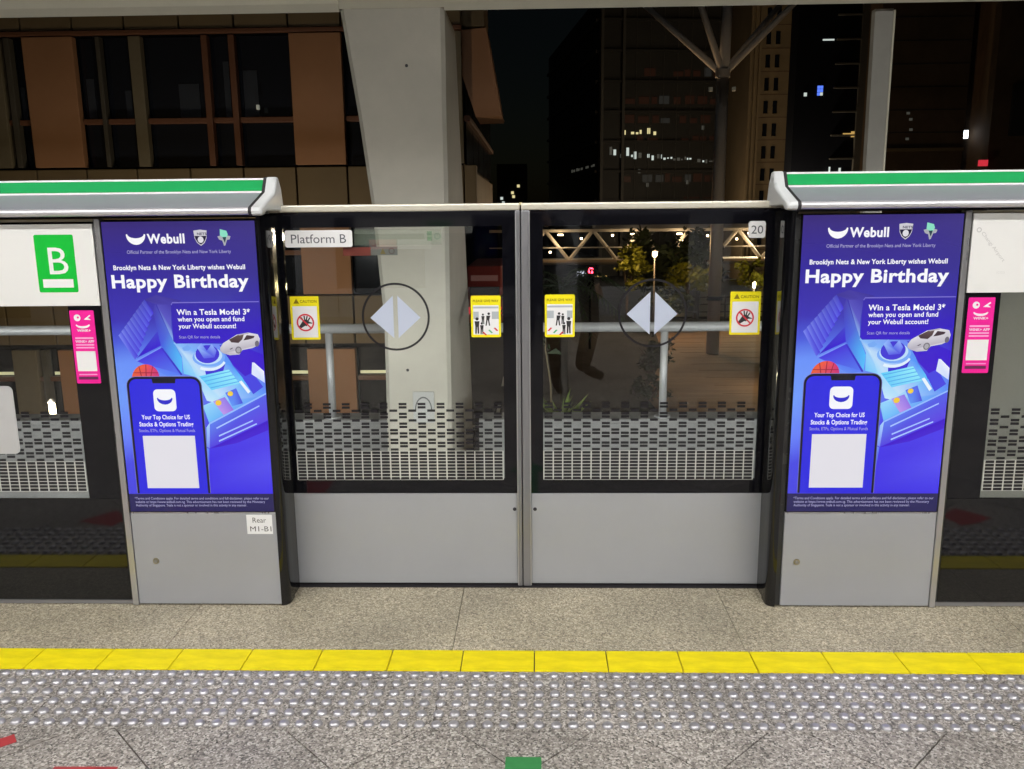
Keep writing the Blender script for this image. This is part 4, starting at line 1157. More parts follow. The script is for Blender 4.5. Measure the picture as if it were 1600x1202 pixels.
for bi, (z0, z1, tz) in enumerate(bands):
    for a, b in PANELS:
        ocb("terracotta_panel", M_terra, a+0.012, b-0.012, 23.97, 24.2, z0, z1)
    xs = sorted([(c-w, c+w) for c, w, _ in mulls]+PANELS)
    for c, w, m in mulls:
        if z0 < 1 and c > -3:
            continue
        ocb("mullion", m, c-w, c+w, 24.02, 24.26, z0+0.002, z1-0.002)
    prev = -19.6
    if z0 < 1:
        xs = [q for q in xs if q[0] < -3.7]
    for a, b in xs+[(-1.95, -1.95) if z0 > 1 else (-3.6, -3.6)]:
        if a-prev > 0.08:
            for za, zb in ((z0, tz-0.07), (tz+0.07, z1)):
                ob("window_pane", M_dark_glass, prev, a, 24.30, 24.33, za, zb)
            ocb("transom", M_mull, prev+0.003, a-0.003, 24.10, 24.34, tz-0.07, tz+0.07)
            if bi in (0, 1) and (a-prev) > 0.3:
                wv = random.uniform(0.15, 0.45)*(a-prev)
                x0_ = prev+random.uniform(0.05, 0.9)*(a-prev-wv)
                ob("roller_blind", M_room_blind, x0_, x0_+wv, 24.285, 24.298, tz+0.08, tz+0.08+random.uniform(0.3, 0.95)*(z1-tz-0.1))
            if bi == 2 and (a-prev) < 1.9:
                ob("window_blind", M_blind, prev+0.03, a-0.03, 24.345, 24.36, tz+0.22, z1-0.02)
                ob("blind_foot", M_blind_strip, prev+0.05, a-0.05, 24.28, 24.295, tz+0.10, tz+0.19)
        prev = max(prev, b)
ocb("sill_line", M_mull, -19.6, -1.95, 23.95, 24.12, 6.33, 6.44)
ocb("corner_column", M_olive, -1.94, -1.62, 24.0, 24.5, 1.42, 2.80)
# receding side of the block
for k in range(5):
    y0 = 24.55+2.7*k
    ocb("side_panel", M_olive, -1.96, -1.86, y0, y0+2.66, 1.42, 2.75)
    ob("side_window", M_dark_glass, -1.93, -1.92, y0+0.05, y0+2.6, 2.86, 6.30)
ocb("side_transom", M_mull, -1.96, -1.80, 24.5, 38, 4.02, 4.17)
fin = [(-2.25, 6.35), (-1.30, 6.42), (-0.90, 4.12), (-1.62, 4.10), (-1.95, 5.1)]
MB().prism([(x-OX, z-GZ) for x, z in fin], 24.3-OY, 26.2-OY, axis='y').build("sun_fin", M_terra, off)
ocb("top_fin", M_olive, -2.3, -1.35, 24.3, 26.2, 6.46, 7.9)
wl = MB().cbox(-7.60-OX, -7.52-OX, 23.9-OY, 24.0-OY, 4.33-GZ, 4.46-GZ, 0.02).build("wall_lamp", mat("dim_lamp", (0.5, 0.5, 0.45), 0.5, emit=(0.9, 0.95, 0.8), estr=0.12), off)

# ------------------------------------------------------------------ lamps outdoors
def street_lamp(x, y, h, watt, label, col=(1.0, 0.72, 0.42), glow=60.0, r=0.16):
    t = thing("street_lamp", label, "street lamp", (x, y, GZ), "warm lit street lamps")
    MB().tube([(0, 0, 0), (0, 0, 0.5), (0, 0, h-0.25)], [0.10, 0.055, 0.035], 10).build("pole", mat("pole_paint", (0.035, 0.03, 0.025), 0.7), t, smooth=True)
    MB().tube([(0, 0, h+0.14), (0, 0, h+0.17), (0, 0, h+0.24)], [r*1.25, r*1.25, 0.03], 16).build("lamp_cap", M_alu_dark, t)
    MB().tube([(0, 0, h-0.24), (0, 0, h-0.12), (0, 0, h+0.06), (0, 0, h+0.135)], [0.06, r, r, r*0.8], 16).build("lamp_globe", mat("lamp_globe_%d" % int(glow), (0.8, 0.7, 0.5), 0.5, emit=col, estr=glow), t, smooth=True)
    ld = bpy.data.lights.new("lamp_light", 'POINT')
    ld.energy = watt
    ld.color = col
    ld.shadow_soft_size = r*1.4
    lo = bpy.data.objects.new("lamp_light", ld)
    lo.location = (0, -r*3.0, h+0.1)
    lo.parent = t
    COL.objects.link(lo)
    return t
street_lamp(7.66, 55.0, 5.37, 1300, "glowing warm street lamp seen through the right door above its arrows", col=(1.0, 0.62, 0.30), glow=5.0)
street_lamp(-11.92, 20.0, 3.38, 220, "bright lamp low in the far left screen glass before the office", col=(1.0, 0.86, 0.58), glow=12.0, r=0.075)
street_lamp(-7.4, 19.0, 2.7, 820, "street lamp hidden behind the left parapet, lighting the office panels", col=(1.0, 0.86, 0.62), glow=3.0)
street_lamp(21.4, 79.0, 6.0, 3200, "unseen lamp added behind the right poster to light the brown tower", col=(1.0, 0.82, 0.56), glow=3.0)  # added out of sight to brighten the brown tower's front
street_lamp(16.5, 97.0, 5.0, 1300, "small distant lamp added to light the front of the louvred tower", col=(1.0, 0.80, 0.55), glow=6.0)  # added because the louvred tower's front was too dark
street_lamp(14.6, 57.0, 3.2, 420, "lamp behind the yellow lit tree at right", col=(1.0, 0.78, 0.38), glow=12.0, r=0.1)
street_lamp(11.6, 38.0, 3.0, 480, "lamp below the right parapet line lighting the brown plaza", col=(1.0, 0.74, 0.44), glow=10.0, r=0.1)

# ------------------------------------------------------------------ footbridge
br = thing("footbridge", "lit truss footbridge in the distance, top of the right door glass", "bridge", (10, 75, GZ))
M_truss = mat("cream_steel", (0.55, 0.50, 0.42), 0.5)
def brp(nm, m, x0, x1, y0, y1, z0, z1):
    return MB().box(x0-10, x1-10, y0-75, y1-75, z0-GZ, z1-GZ).build(nm, m, br)
brp("deck", M_truss, -4, 30, 74.9, 78.0, -2.95, -2.52)
brp("deck_edge", mat("warm_edge", (0.6, 0.45, 0.3), 0.5), -4, 30, 74.6, 74.88, -2.72, -2.50)
brp("handrail", M_truss, -4, 30, 74.7, 74.8, -1.50, -1.40)
brp("top_chord", M_truss, -4, 30, 74.8, 75.1, -0.12, 0.12)
brp("bridge_roof", mat("bridge_roof_grey", (0.25, 0.26, 0.28), 0.6), 5.2, 30, 74.3, 78.5, 0.14, 1.42)
for k in range(-1, 7):
    ax = 5.05+4.18*k
    for s in (-1, 1):
        MB().tube([(ax-10+s*0.1, 0, -0.1-GZ), (ax-10+s*2.09, 0, -2.55-GZ)], 0.16, 8).build("truss_diagonal", M_truss, br)
M_blamp = mat("bridge_lamp", (0.8, 0.7, 0.5), 0.5, emit=(1.0, 0.72, 0.42), estr=18.0)
for x in (2.2, 8.4, 12.5, 18.6):
    lm = MB().box(x-10-0.22, x-10+0.22, -0.45, -0.25, -0.40-GZ, -0.28-GZ).build("bridge_lamp", M_blamp, br)
    ld = bpy.data.lights.new("lamp_light", 'POINT')
    ld.energy = 95; ld.color = (1.0, 0.70, 0.42); ld.shadow_soft_size = 0.2
    lo = bpy.data.objects.new("lamp_light", ld)
    lo.location = (x-10, -0.9, -0.9-GZ); lo.parent = br
    COL.objects.link(lo)
for x, z in ((4.0, -0.75), (6.7, -0.5), (14.9, -0.6), (17.4, -0.9), (1.3, -1.9)):
    MB().tube([(x-10, -0.5, z-GZ), (x-10, -0.5, z+0.16-GZ)], 0.09, 8).build("bridge_lamp", M_blamp, br)
for x in (0.4, 24):
    brp("bridge_pier", M_parapet, x-0.4, x+0.4, 75.6, 76.8, GZ, -2.96)

# ------------------------------------------------------------------ towers
M_tower_dark = mat("tower_dark", (0.035, 0.033, 0.030), 0.7, var=0.15, vscale=0.2)
M_tower_ledge = mat("tower_ledge", (0.075, 0.07, 0.062), 0.7)
M_tower_brown = mat("tower_brown", (0.24, 0.175, 0.10), 0.8, var=0.12, vscale=0.3)
M_tower_red = mat("tower_redbrown", (0.11, 0.060, 0.045), 0.8, var=0.12, vscale=0.3)
M_lit_y = mat("lit_window_yellow", (0.2, 0.2, 0.1), 0.5, emit=(1.0, 0.86, 0.42), estr=0.75)
M_lit_w = mat("lit_window_white", (0.2, 0.2, 0.2), 0.5, emit=(0.78, 0.88, 0.82), estr=0.7)
M_lit_dim = mat("lit_window_dim", (0.1, 0.1, 0.1), 0.5, emit=(0.6, 0.6, 0.5), estr=0.07)
M_lit_blue = mat("lit_window_blue", (0.1, 0.1, 0.3), 0.5, emit=(0.10, 0.22, 1.0), estr=1.1)
M_lit_red = mat("red_light_bar", (0.3, 0.02, 0.02), 0.5, emit=(1.0, 0.05, 0.08), estr=0.6)
M_dim_a = mat("faint_glow_room_red", (0.03, 0.015, 0.012), 0.5, emit=(0.5, 0.16, 0.08), estr=0.016)  # weak emission gives these room panes a faint glow
M_dim_b = mat("faint_glow_room_grey", (0.03, 0.03, 0.03), 0.5, emit=(0.4, 0.4, 0.36), estr=0.03)
M_lit_amber = mat("lit_window_amber", (0.3, 0.2, 0.1), 0.5, emit=(1.0, 0.62, 0.18), estr=0.5)

t1 = thing("louvred_tower", "dark office tower with lit window strips behind the tree shaped column", "building", (8.0, 110, GZ))
t1.rotation_euler = (0, 0, math.radians(7.4))
MB().box(0, 19.5, 0, 43, 0, 34).build("tower_body", M_tower_dark, t1)
for k in range(9):
    z = 3.6*k+2.2
    MB().box(-0.35, -0.02, 0.5, 43, z, z+0.35).build("louvre_ledge", M_tower_ledge, t1)
    MB().box(0, 19.5, -0.35, -0.02, z, z+0.30).build("front_ledge", M_tower_dark, t1)
for k in range(9):
    MB().box(4.6+1.75*k, 4.66+1.75*k, -0.12, -0.025, 0, 34).build("thin_mullion", M_tower_ledge, t1)
for x in (0.1, 2.8):
    MB().box(x, x+0.35, -0.6, -0.37, 0, 34).build("vertical_fin", M_tower_ledge, t1)
rnd = random.Random(3)
x = 3.2
while x < 8.5:
    w = rnd.uniform(0.15, 0.42)
    if rnd.random() < 0.8:
        zz = 17.7-0.02*x+rnd.uniform(-.15, .15)
        MB().box(x, x+w, -0.10, -0.03, zz, zz+rnd.uniform(0.2, 0.75)).build("lit_pane", M_lit_y if rnd.random() < 0.8 else M_lit_dim, t1)
    x += w+rnd.uniform(0.05, 0.28)
x = 1.4
while x < 17.5:
    w = rnd.uniform(0.12, 0.4)
    if rnd.random() < (0.6 if x < 7.8 else 0.95):
        zz = 15.1-0.06*x+rnd.uniform(-.2, .2)
        h = rnd.uniform(0.25, 1.0) if x < 7.8 else rnd.uniform(0.12, 0.5)
        MB().box(x, x+w, -0.10, -0.03, zz, zz+h).build("lit_pane", M_lit_w if rnd.random() < 0.6 else M_lit_dim, t1)
    x += w+rnd.uniform(0.06, 0.30)
for k in range(9):
    y = 2+2.1*k+rnd.uniform(-.8, .8)
    MB().box(-0.10, -0.03, y, y+rnd.uniform(.3, 1.5), 13.9, 14.0+rnd.uniform(.05, .4)).build("lit_pane", M_lit_dim, t1)
for x, z in ((6.2, 11.2), (13.2, 18.2), (11.4, 11.5), (5.1, 12.9)):
    MB().box(x, x+0.3, -0.10, -0.03, z, z+0.5).build("lit_pane", M_lit_dim, t1)
for z in (8.9, 11.8, 16.6, 19.0, 21.3, 24.6):
    x = 3.3
    while x < 19.0:
        w = rnd.uniform(0.5, 1.5)
        if rnd.random() < 0.75:
            MB().box(x, x+w, -0.08, -0.03, z, z+rnd.uniform(0.5, 1.1)).build("dim_pane", M_dim_a if rnd.random() < 0.7 else M_dim_b, t1)
        x += w+rnd.uniform(0.15, 0.6)
MB().box(16.8, 19.2, -1.2, -0.9, 11.05, 11.35).build("red_light", M_lit_red, t1)

t2 = thing("brown_tower", "brown tower with two columns of dark windows, right of the tree column", "building", (26.9, 100, GZ))
def b2(nm, m, x0, x1, y0, y1, z0, z1): return MB().box(x0-26.9, x1-26.9, y0-100, y1-100, z0-GZ, z1-GZ).build(nm, m, t2)
b2("tower_body", M_tower_brown, 24.1, 29.1, 100.4, 118, GZ, 37)
b2("tower_wing", M_tower_red, 29.1, 31.4, 101.7, 118, GZ, 37)
for x in (24.02, 24.5, 25.0):
    b2("vertical_rib", M_tower_brown, x, x+0.23, 100.0, 100.39, GZ, 37)
for k in range(17):
    z = -4.9+2.46*k
    for x in (25.8, 26.84):
        f = b2("window", M_dark_glass, x, x+0.48, 100.32, 100.392, z, z+1.36)
        MB().box(x-0.03-26.9, x+0.51-26.9, 0.14, 0.388, z-0.17-GZ, z-0.02-GZ).build("window_sill", M_tower_brown, f)
    b2("floor_joint", M_tower_red, 25.3, 29.09, 100.36, 100.397, z-0.43, z-0.37)
for x, z in ((30.0, 12.5), (30.4, 6.8)):
    b2("lit_pane", M_lit_dim, x, x+0.4, 101.6, 101.68, z, z+0.7)

t3 = thing("glass_tower", "dark glass tower with one blue lit window, left of slim post", "building", (27, 80, GZ))
def b3(nm, m, x0, x1, y0, y1, z0, z1): return MB().box(x0-27, x1-27, y0-80, y1-80, z0-GZ, z1-GZ).build(nm, m, t3)
b3("tower_body", mat("tower_glass", (0.008, 0.009, 0.014), 0.5, spec=0.15), 23.4, 29.2, 80.3, 82.5, GZ, 28)
b3("edge_wall", M_tower_brown, 30.1, 31.6, 80.0, 82.5, GZ, 28)
b3("gutter_line", M_tower_ledge, 28.9, 29.25, 79.9, 80.28, GZ, 28)
for k in range(15):
    z = -2.0+2.05*k
    b3("edge_window", M_dark_glass, 29.27, 30.08, 80.0, 80.3, z, z+1.25)
    b3("balcony_wall", M_tower_brown, 29.27, 30.08, 79.9, 80.3, z+1.27, z+2.03)
    b3("balcony_slab", M_tower_ledge, 26.8, 28.88, 79.95, 80.28, z+1.9, z+2.03)
for i in range(2):
    for j in range(3):
        b3("blue_pane", M_lit_blue if (i, j) != (1, 0) else M_lit_w, 25.38+0.26*i, 25.60+0.26*i, 80.2, 80.28, 11.65+0.29*j, 11.90+0.29*j)
b3("lit_pane", M_lit_w, 25.6, 26.6, 80.2, 80.28, 16.3, 16.42)
b3("amber_pane", M_lit_amber, 27.9, 28.85, 80.2, 80.28, 8.25, 8.36)
b3("amber_pane", M_lit_amber, 28.6, 28.88, 80.1, 80.19, 8.0, 8.5)
b3("lit_pane", M_lit_w, 24.2, 24.45, 80.2, 80.28, 11.6, 11.9)
b3("lit_pane", M_lit_w, 26.7, 26.85, 79.9, 79.94, 4.9, 5.4)
b3("lit_pane", M_lit_w, 27.6, 27.8, 79.9, 79.94, 4.9, 5.3)

t4 = thing("brown_block", "dark brown block with a narrow gap at the upper right corner", "building", (22, 45, GZ))
def b4(nm, m, x0, x1, y0, y1, z0, z1): return MB().box(x0-22, x1-22, y0-45, y1-45, z0-GZ, z1-GZ).build(nm, m, t4)
M_block = mat("block_brown", (0.055, 0.035, 0.02), 0.85, var=0.3, vscale=0.5)
b4("block_wall", M_block, 17.2, 21.7, 45, 46.6, GZ, 18)
b4("gap_wall", M_dark_core, 21.7, 23.1, 48, 60, GZ, 18)
b4("block_wall", M_block, 23.1, 30, 45.2, 60, GZ, 18)
b4("ledge", mat("block_ledge", (0.11, 0.08, 0.045), 0.8), 17.2, 21.69, 44.8, 44.99, 4.4, 4.55)
for k in range(9):
    b4("cladding_joint", M_dark_core, 17.2, 21.69, 44.97, 44.995, 5.3+1.1*k, 5.33+1.1*k)
b4("dark_opening", M_dark_core, 24.0, 30, 45.0, 45.19, 5.1, 7.6)
b4("gap_lamp", mat("white_lamp", (0.8, 0.8, 0.8), 0.5, emit=(0.85, 0.93, 1.0), estr=6.0), 22.55, 22.80, 46.8, 46.95, 5.15, 5.55)
b4("gap_lamp", M_lit_amber, 22.05, 22.14, 47.8, 47.9, 5.9, 6.5)
b4("red_lamp", M_lit_red, 22.5, 22.9, 44.7, 44.9, 3.62, 3.92)
for dx, dz in ((18.75, 6.2), (18.9, 5.9), (18.95, 5.4), (18.8, 4.95)):
    b4("lit_pane", M_lit_dim, dx, dx+0.16, 44.96, 44.985, dz, dz+0.12)

t5 = thing("distant_block", "far dark block with tiny lit windows between office and tower", "building", (-3.5, 160, GZ))
MB().box(-3.5, 2.0, 0, 12, 0, 17).build("block_body", M_tower_dark, t5)
for x, z in ((-2.6, 9.8), (-2.1, 9.4), (-0.9, 11.6), (-0.7, 10.9), (-1.0, 9.0), (0.6, 9.6), (-2.9, 10.6), (0.2, 12.8)):
    MB().box(x, x+0.5, -0.1, -0.02, z, z+0.5).build("lit_pane", M_lit_y if x > -1.5 else M_lit_w, t5)

# ------------------------------------------------------------------ tree-shaped steel column
tcol = thing("branching_column", "grey steel column with tree-like branches at upper right centre", "column", (10.1, 48, GZ))
M_branch = mat("grey_steel", (0.62, 0.60, 0.58), 0.5, var=0.05)
MB().tube([(0, 0, 0), (0, 0, 15.4)], [0.36, 0.33], 18).build("trunk", M_branch, tcol, smooth=True)
MB().tube([(0.05, 0, 15.3), (0.15, 0, 19.5)], [0.30, 0.24], 14).build("branch", M_branch, tcol, smooth=True)
for ex, ez, ey in ((-4.2, 19.1, 1.2), (-1.85, 19.5, -1.0), (4.05, 19.2, -0.8), (3.3, 19.0, 1.6)):
    MB().tube([(0, 0, 15.2), (ex, ey, ez)], [0.20, 0.15], 10).build("branch", M_branch, tcol, smooth=True)
MB().tube([(0, 0, 15.05), (0, 0, 15.45)], [0.40, 0.40], 18).build("collar", M_branch, tcol)
for s in (-1, 1):
    MB().tube([(s*0.62, 0, 14.35), (s*0.62, 0, 14.55)], 0.11, 8).build("spot_lamp", mat("faint_spot", (0.5, 0.5, 0.45), 0.5, emit=(0.9, 0.9, 0.7), estr=0.035), tcol)
MB().tube([(0, 0, 3.1), (0, 0, 3.3)], 0.45, 18).build("band", M_dark_core, tcol)

# ------------------------------------------------------------------ planting
M_bark = mat("bark", (0.06, 0.045, 0.03), 0.9, var=0.3)
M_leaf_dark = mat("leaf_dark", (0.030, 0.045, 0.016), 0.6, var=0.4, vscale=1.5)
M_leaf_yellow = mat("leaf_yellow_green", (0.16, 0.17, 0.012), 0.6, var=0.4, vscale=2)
M_leaf_fresh = mat("leaf_fresh", (0.13, 0.19, 0.025), 0.5, var=0.3, vscale=8)
def leaf_cloud(mb, cx, cy, cz, rx, rz, n, size, rnd):
    clumps = []
    for _ in range(max(6, n//60)):
        while True:
            p = Vector((rnd.uniform(-1, 1), rnd.uniform(-1, 1), rnd.uniform(-1, 1)))
            if 0.25 < p.length < 1:
                break
        clumps.append(p)
    for _ in range(n):
        c = rnd.choice(clumps)
        p = c+Vector((rnd.gauss(0, .17), rnd.gauss(0, .17), rnd.gauss(0, .14)))
        q = Vector((cx+p.x*rx, cy+p.y*rx, cz+p.z*rz))
        d = Vector((rnd.gauss(0, 1), rnd.gauss(0, 1), rnd.gauss(0, .6))).normalized()
        u = d.cross(Vector((rnd.random(), rnd.random(), rnd.random()+.1))).normalized()
        s = size*rnd.uniform(.6, 1.4)
        mb.add([q-d*s, q+u*s*.42, q+d*s, q-u*s*.42], [(0, 1, 2, 3)])
def tree(x, y, zc, rx, rz, n, size, m, label, seed, name="broadleaf_tree", group="trees beyond the track"):
    rnd = random.Random(seed)
    t = thing(name, label, "tree", (x, y, GZ), group)
    h = zc-GZ
    tm = MB().tube([(0, 0, 0), (rnd.uniform(-.1, .1), 0, h*.4), (rnd.uniform(-.2, .2), 0, h*.8)], [rx*.09+.03, rx*.07+.02, rx*.05], 8)
    for k in range(5):
        a = rnd.uniform(0, 6.28)
        tm.tube([(0, 0, h*(.55+.06*k)), (math.cos(a)*rx*.4, math.sin(a)*rx*.4, h+rz*.1), (math.cos(a)*rx*.75, math.sin(a)*rx*.75, h+rz*rnd.uniform(.1, .5))], [rx*.04, rx*.025, .01], 6)
    tm.build("trunk", M_bark, t, smooth=True)
    cm = MB(); leaf_cloud(cm, 0, 0, h, rx, rz, n, size, rnd)
    cm.build("crown", m, t)
    return t
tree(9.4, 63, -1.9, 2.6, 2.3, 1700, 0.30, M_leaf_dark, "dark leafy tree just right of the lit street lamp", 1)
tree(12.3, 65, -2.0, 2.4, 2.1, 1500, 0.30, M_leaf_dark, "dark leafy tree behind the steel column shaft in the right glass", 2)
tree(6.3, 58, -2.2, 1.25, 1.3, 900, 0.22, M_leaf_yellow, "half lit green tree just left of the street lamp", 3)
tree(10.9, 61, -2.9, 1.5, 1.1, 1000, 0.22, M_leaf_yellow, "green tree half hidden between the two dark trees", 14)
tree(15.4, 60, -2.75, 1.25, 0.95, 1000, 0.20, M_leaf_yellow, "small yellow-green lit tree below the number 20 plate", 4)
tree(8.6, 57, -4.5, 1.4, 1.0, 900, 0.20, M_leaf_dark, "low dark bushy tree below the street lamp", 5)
tree(5.6, 40, -5.3, 0.9, 1.1, 700, 0.16, M_leaf_dark, "dark shrub on the left edge of the brown plaza", 6, "shrub")
tree(5.0, 35.5, -5.9, 0.7, 0.6, 500, 0.13, M_leaf_dark, "lower dark shrub at the near corner of the brown plaza", 8, "shrub")

# dark palm close behind the parapet
def palm(x, y, ztop, r, label, seed):
    rnd = random.Random(seed)
    t = thing("palm", label, "palm", (x, y, GZ))
    h = ztop-GZ
    MB().tube([(0, 0, 0), (0.05, 0, h*.5), (0, 0, h)], [0.14, 0.11, 0.09], 10).build("trunk", M_bark, t, smooth=True)
    for k in range(15):
        a = 6.28*k/15+rnd.uniform(-.2, .2)
        el = rnd.uniform(.1, 1.1)
        fm = MB()
        pts = []
        for i in range(9):
            s = i/8
            rr = r*s*math.cos(el*(1-.3*s))
            zz = r*(math.sin(el)*s-0.75*s*s)
            pts.append(Vector((math.cos(a)*rr, math.sin(a)*rr, h+zz)))
        fm.tube(pts, [0.018*(1-.9*i/8)+.002 for i in range(9)], 5)
        side = Vector((-math.sin(a), math.cos(a), 0))
        for i in range(1, 9):
            for s in (-1, 1):
                for q in range(2):
                    p = pts[i]-(pts[i]-pts[i-1])*(.5*q)
                    l = r*.30*(1-.5*abs(i/8-.45))
                    d = (side*s+(pts[i]-pts[i-1]).normalized()*.7+Vector((0, 0, -.5))).normalized()
                    n = d.cross(Vector((0, 0, 1))).normalized()*.018
                    fm.add([p-n, p+n, p+d*l], [(0, 1, 2)])
        fm.build("frond", M_leaf_dark, t)
    return t
palm(0.42, 13.0, 0.35, 1.1, "dark palm silhouette left in the right door glass", 5)

# planter with a spiky plant just outside the parapet
plt = thing("planter_box", "concrete planter hung outside the parapet behind the right door", "planter", (0.35, 7.72, -0.80))
MB().add([(-0.6, -0.26, 0), (0.6, -0.26, 0), (0.6, 0.22, 0), (-0.6, 0.22, 0), (-0.6, -0.26, 0.32), (0.6, -0.26, 0.32), (0.6, 0.22, 0.32), (-0.6, 0.22, 0.32),
          (-0.55, -0.21, 0.32), (0.55, -0.21, 0.32), (0.55, 0.17, 0.32), (-0.55, 0.17, 0.32), (-0.55, -0.21, 0.24), (0.55, -0.21, 0.24), (0.55, 0.17, 0.24), (-0.55, 0.17, 0.24)],
         [(0, 3, 2, 1), (0, 1, 5, 4), (1, 2, 6, 5), (2, 3, 7, 6), (3, 0, 4, 7), (4, 5, 9, 8), (5, 6, 10, 9), (6, 7, 11, 10), (7, 4, 8, 11), (8, 9, 13, 12), (9, 10, 14, 13), (10, 11, 15, 14), (11, 8, 12, 15), (12, 13, 14, 15)]).build("box", M_parapet, plt)
spk = thing("spiky_plant", "small bright green spiky plant above the parapet, right door lower left", "plant", (0.24, 7.72, -0.56))
rnd = random.Random(11)
for k in range(34):
    a = rnd.uniform(0, 6.28); el = rnd.uniform(.75, 1.5); l = rnd.uniform(.30, .48)
    d = Vector((math.cos(a)*math.cos(el), math.sin(a)*math.cos(el)*.7, math.sin(el)))
    n = Vector((-math.sin(a), math.cos(a), 0))*.011
    tip = d*l+Vector((math.cos(a)*.05, 0, -.04))
    mid = d*l*.55
    MB().add([-n*.6, n*.6, mid+n, tip, mid-n], [(0, 1, 2, 3, 4)]).build("blade", M_leaf_fresh, spk)
stm = thing("bare_stem", "thin curved bare stem rising beside the spiky plant", "plant", (0.12, 7.75, -0.56))
MB().tube([(0.03, 0, 0), (0.02, 0, 0.45), (-0.03, 0, 0.8), (-0.02, 0, 1.02)], [.012, .010, .008, .004], 6).build("stem", mat("stem_brown", (0.12, 0.095, 0.05), 0.8), stm, smooth=True)
for i in range(7):
    a = i*1.3
    MB().add([(-0.02, 0, 0.75+.04*i), (-0.02+.09*math.cos(a), .03*math.sin(a), 0.80+.04*i), (-0.02+.15*math.cos(a), .05*math.sin(a), 0.74+.04*i), (-0.02+.08*math.cos(a), .04*math.sin(a), 0.745+.04*i)], [(0, 1, 2, 3)]).build("leaf", M_leaf_dark, stm)

# boundary wall and railing behind the plaza
bw = thing("boundary_wall", "long pale wall behind the plaza in the right glass", "wall", (16, 66, GZ))
MB().box(-6.5, 14, 0, 0.3, 0, 2.75).build("wall_body", mat("pale_wall", (0.42, 0.40, 0.30), 0.8, var=0.15, vscale=0.4), bw)
MB().box(-6.5, 14, -0.05, 0.35, 2.752, 2.86).build("coping", M_parapet, bw)
fe = thing("plaza_railing", "dark railing in front of the pale boundary wall", "railing", (16, 60.5, GZ))
for z in (0.4, 0.95, 1.5, 2.0):
    MB().box(-6.5, 14, 0, 0.06, z, z+0.07).build("bar", M_dark_core, fe)
for k in range(11):
    MB().box(-6.5+2*k, -6.42+2*k, 0.062, 0.14, 0, 2.15).build("post", M_dark_core, fe)

# traffic signal
sg = thing("traffic_signal", "traffic signal showing red, seen through the right door glass", "traffic light", (3.25, 50, GZ))
MB().tube([(0, 0.2, 0), (0, 0.2, 4.9)], 0.08, 10).build("pole", M_dark_core, sg)
MB().cbox(-0.23, 0.23, -0.05, 0.16, 3.75, 4.95, 0.03).build("signal_head", M_dark_core, sg)
for z, m in ((4.66, mat("red_signal", (0.3, 0, 0), 0.4, emit=(1.0, 0.03, 0.06), estr=22.0)), (4.34, M_dark_glass), (4.02, M_dark_glass)):
    MB().tube([(0, -0.05, z), (0, -0.09, z)], [0.19, 0.15], 16).build("signal_lens", m, sg)
wb = MB().cbox(-0.85, -0.30, 0.0, 0.06, 4.35, 4.75, 0.02).build("lit_sign", mat("white_led_sign", (0.4, 0.4, 0.4), 0.5, emit=(0.8, 0.85, 1.0), estr=1.2), sg)
MB().box(0.25, 0.95, 0.0, 0.05, 4.30, 4.38).build("lit_sign", M_lit_amber, sg)

# red bus
bus = thing("red_bus", "red bus on the road seen just right of the cream column", "bus", (-3.6, 60, GZ))
M_bus = mat("bus_red", (0.26, 0.05, 0.065), 0.5, var=0.15)
MB().cbox(-1.25, 1.25, 0, 10.5, 0.35, 4.4, 0.14).build("body", M_bus, bus)
MB().cbox(-1.05, 1.05, -0.02, 0.02, 2.35, 2.95, 0.01).build("rear_window", M_dark_glass, bus)
MB().box(-0.95, 0.95, -0.03, -0.021, 3.35, 3.75).build("upper_window", mat("bus_lit_window", (0.3, 0.2, 0.2), 0.4, emit=(1.0, 0.45, 0.45), estr=0.05), bus)
MB().box(-0.28, 0.28, -0.03, -0.002, 0.75, 0.9).build("number_plate", M_paint, bus)
for s in (-1, 1):
    MB().box(s*1.12-0.09, s*1.12+0.09, -0.03, 0.01, 1.0, 1.5).build("tail_light", M_lit_red, bus)
    for y in (2.2, 8.0):
        MB().tube([(s*1.02, y, 0.5), (s*1.27, y, 0.5)], 0.5, 20).build("wheel", M_gasket, bus)

# ------------------------------------------------------------------ the photographer, seen only as a dark reflection in the glass
def skin_body(name, joints, bones, mats, parent, sub=2, root=0):
    me = bpy.data.meshes.new(name)
    me.from_pydata([j[0] for j in joints], bones, [])
    o = bpy.data.objects.new(name, me)
    COL.objects.link(o)
    o.modifiers.new("skin", 'SKIN').use_smooth_shade = True
    sl = me.skin_vertices[0].data
    for i, j in enumerate(joints):
        r = j[1]
        sl[i].radius = r if isinstance(r, tuple) else (r, r)
        sl[i].use_root = (i == root)
    m = o.modifiers.new("sub", 'SUBSURF'); m.levels = sub; m.render_levels = sub
    dg = bpy.context.evaluated_depsgraph_get()
    nm = bpy.data.meshes.new_from_object(o.evaluated_get(dg))
    bpy.data.objects.remove(o)
    nm.name = name
    nm.materials.clear()
    for m in mats:
        nm.materials.append(m)
    b = link(name, nm, parent)
    return b
M_cloth = mat("black_clothes", (0.010, 0.010, 0.012), 0.85, var=0.2)
M_skin = mat("skin", (0.42, 0.26, 0.18), 0.5)
M_hair = mat("black_hair", (0.012, 0.010, 0.009), 0.5)
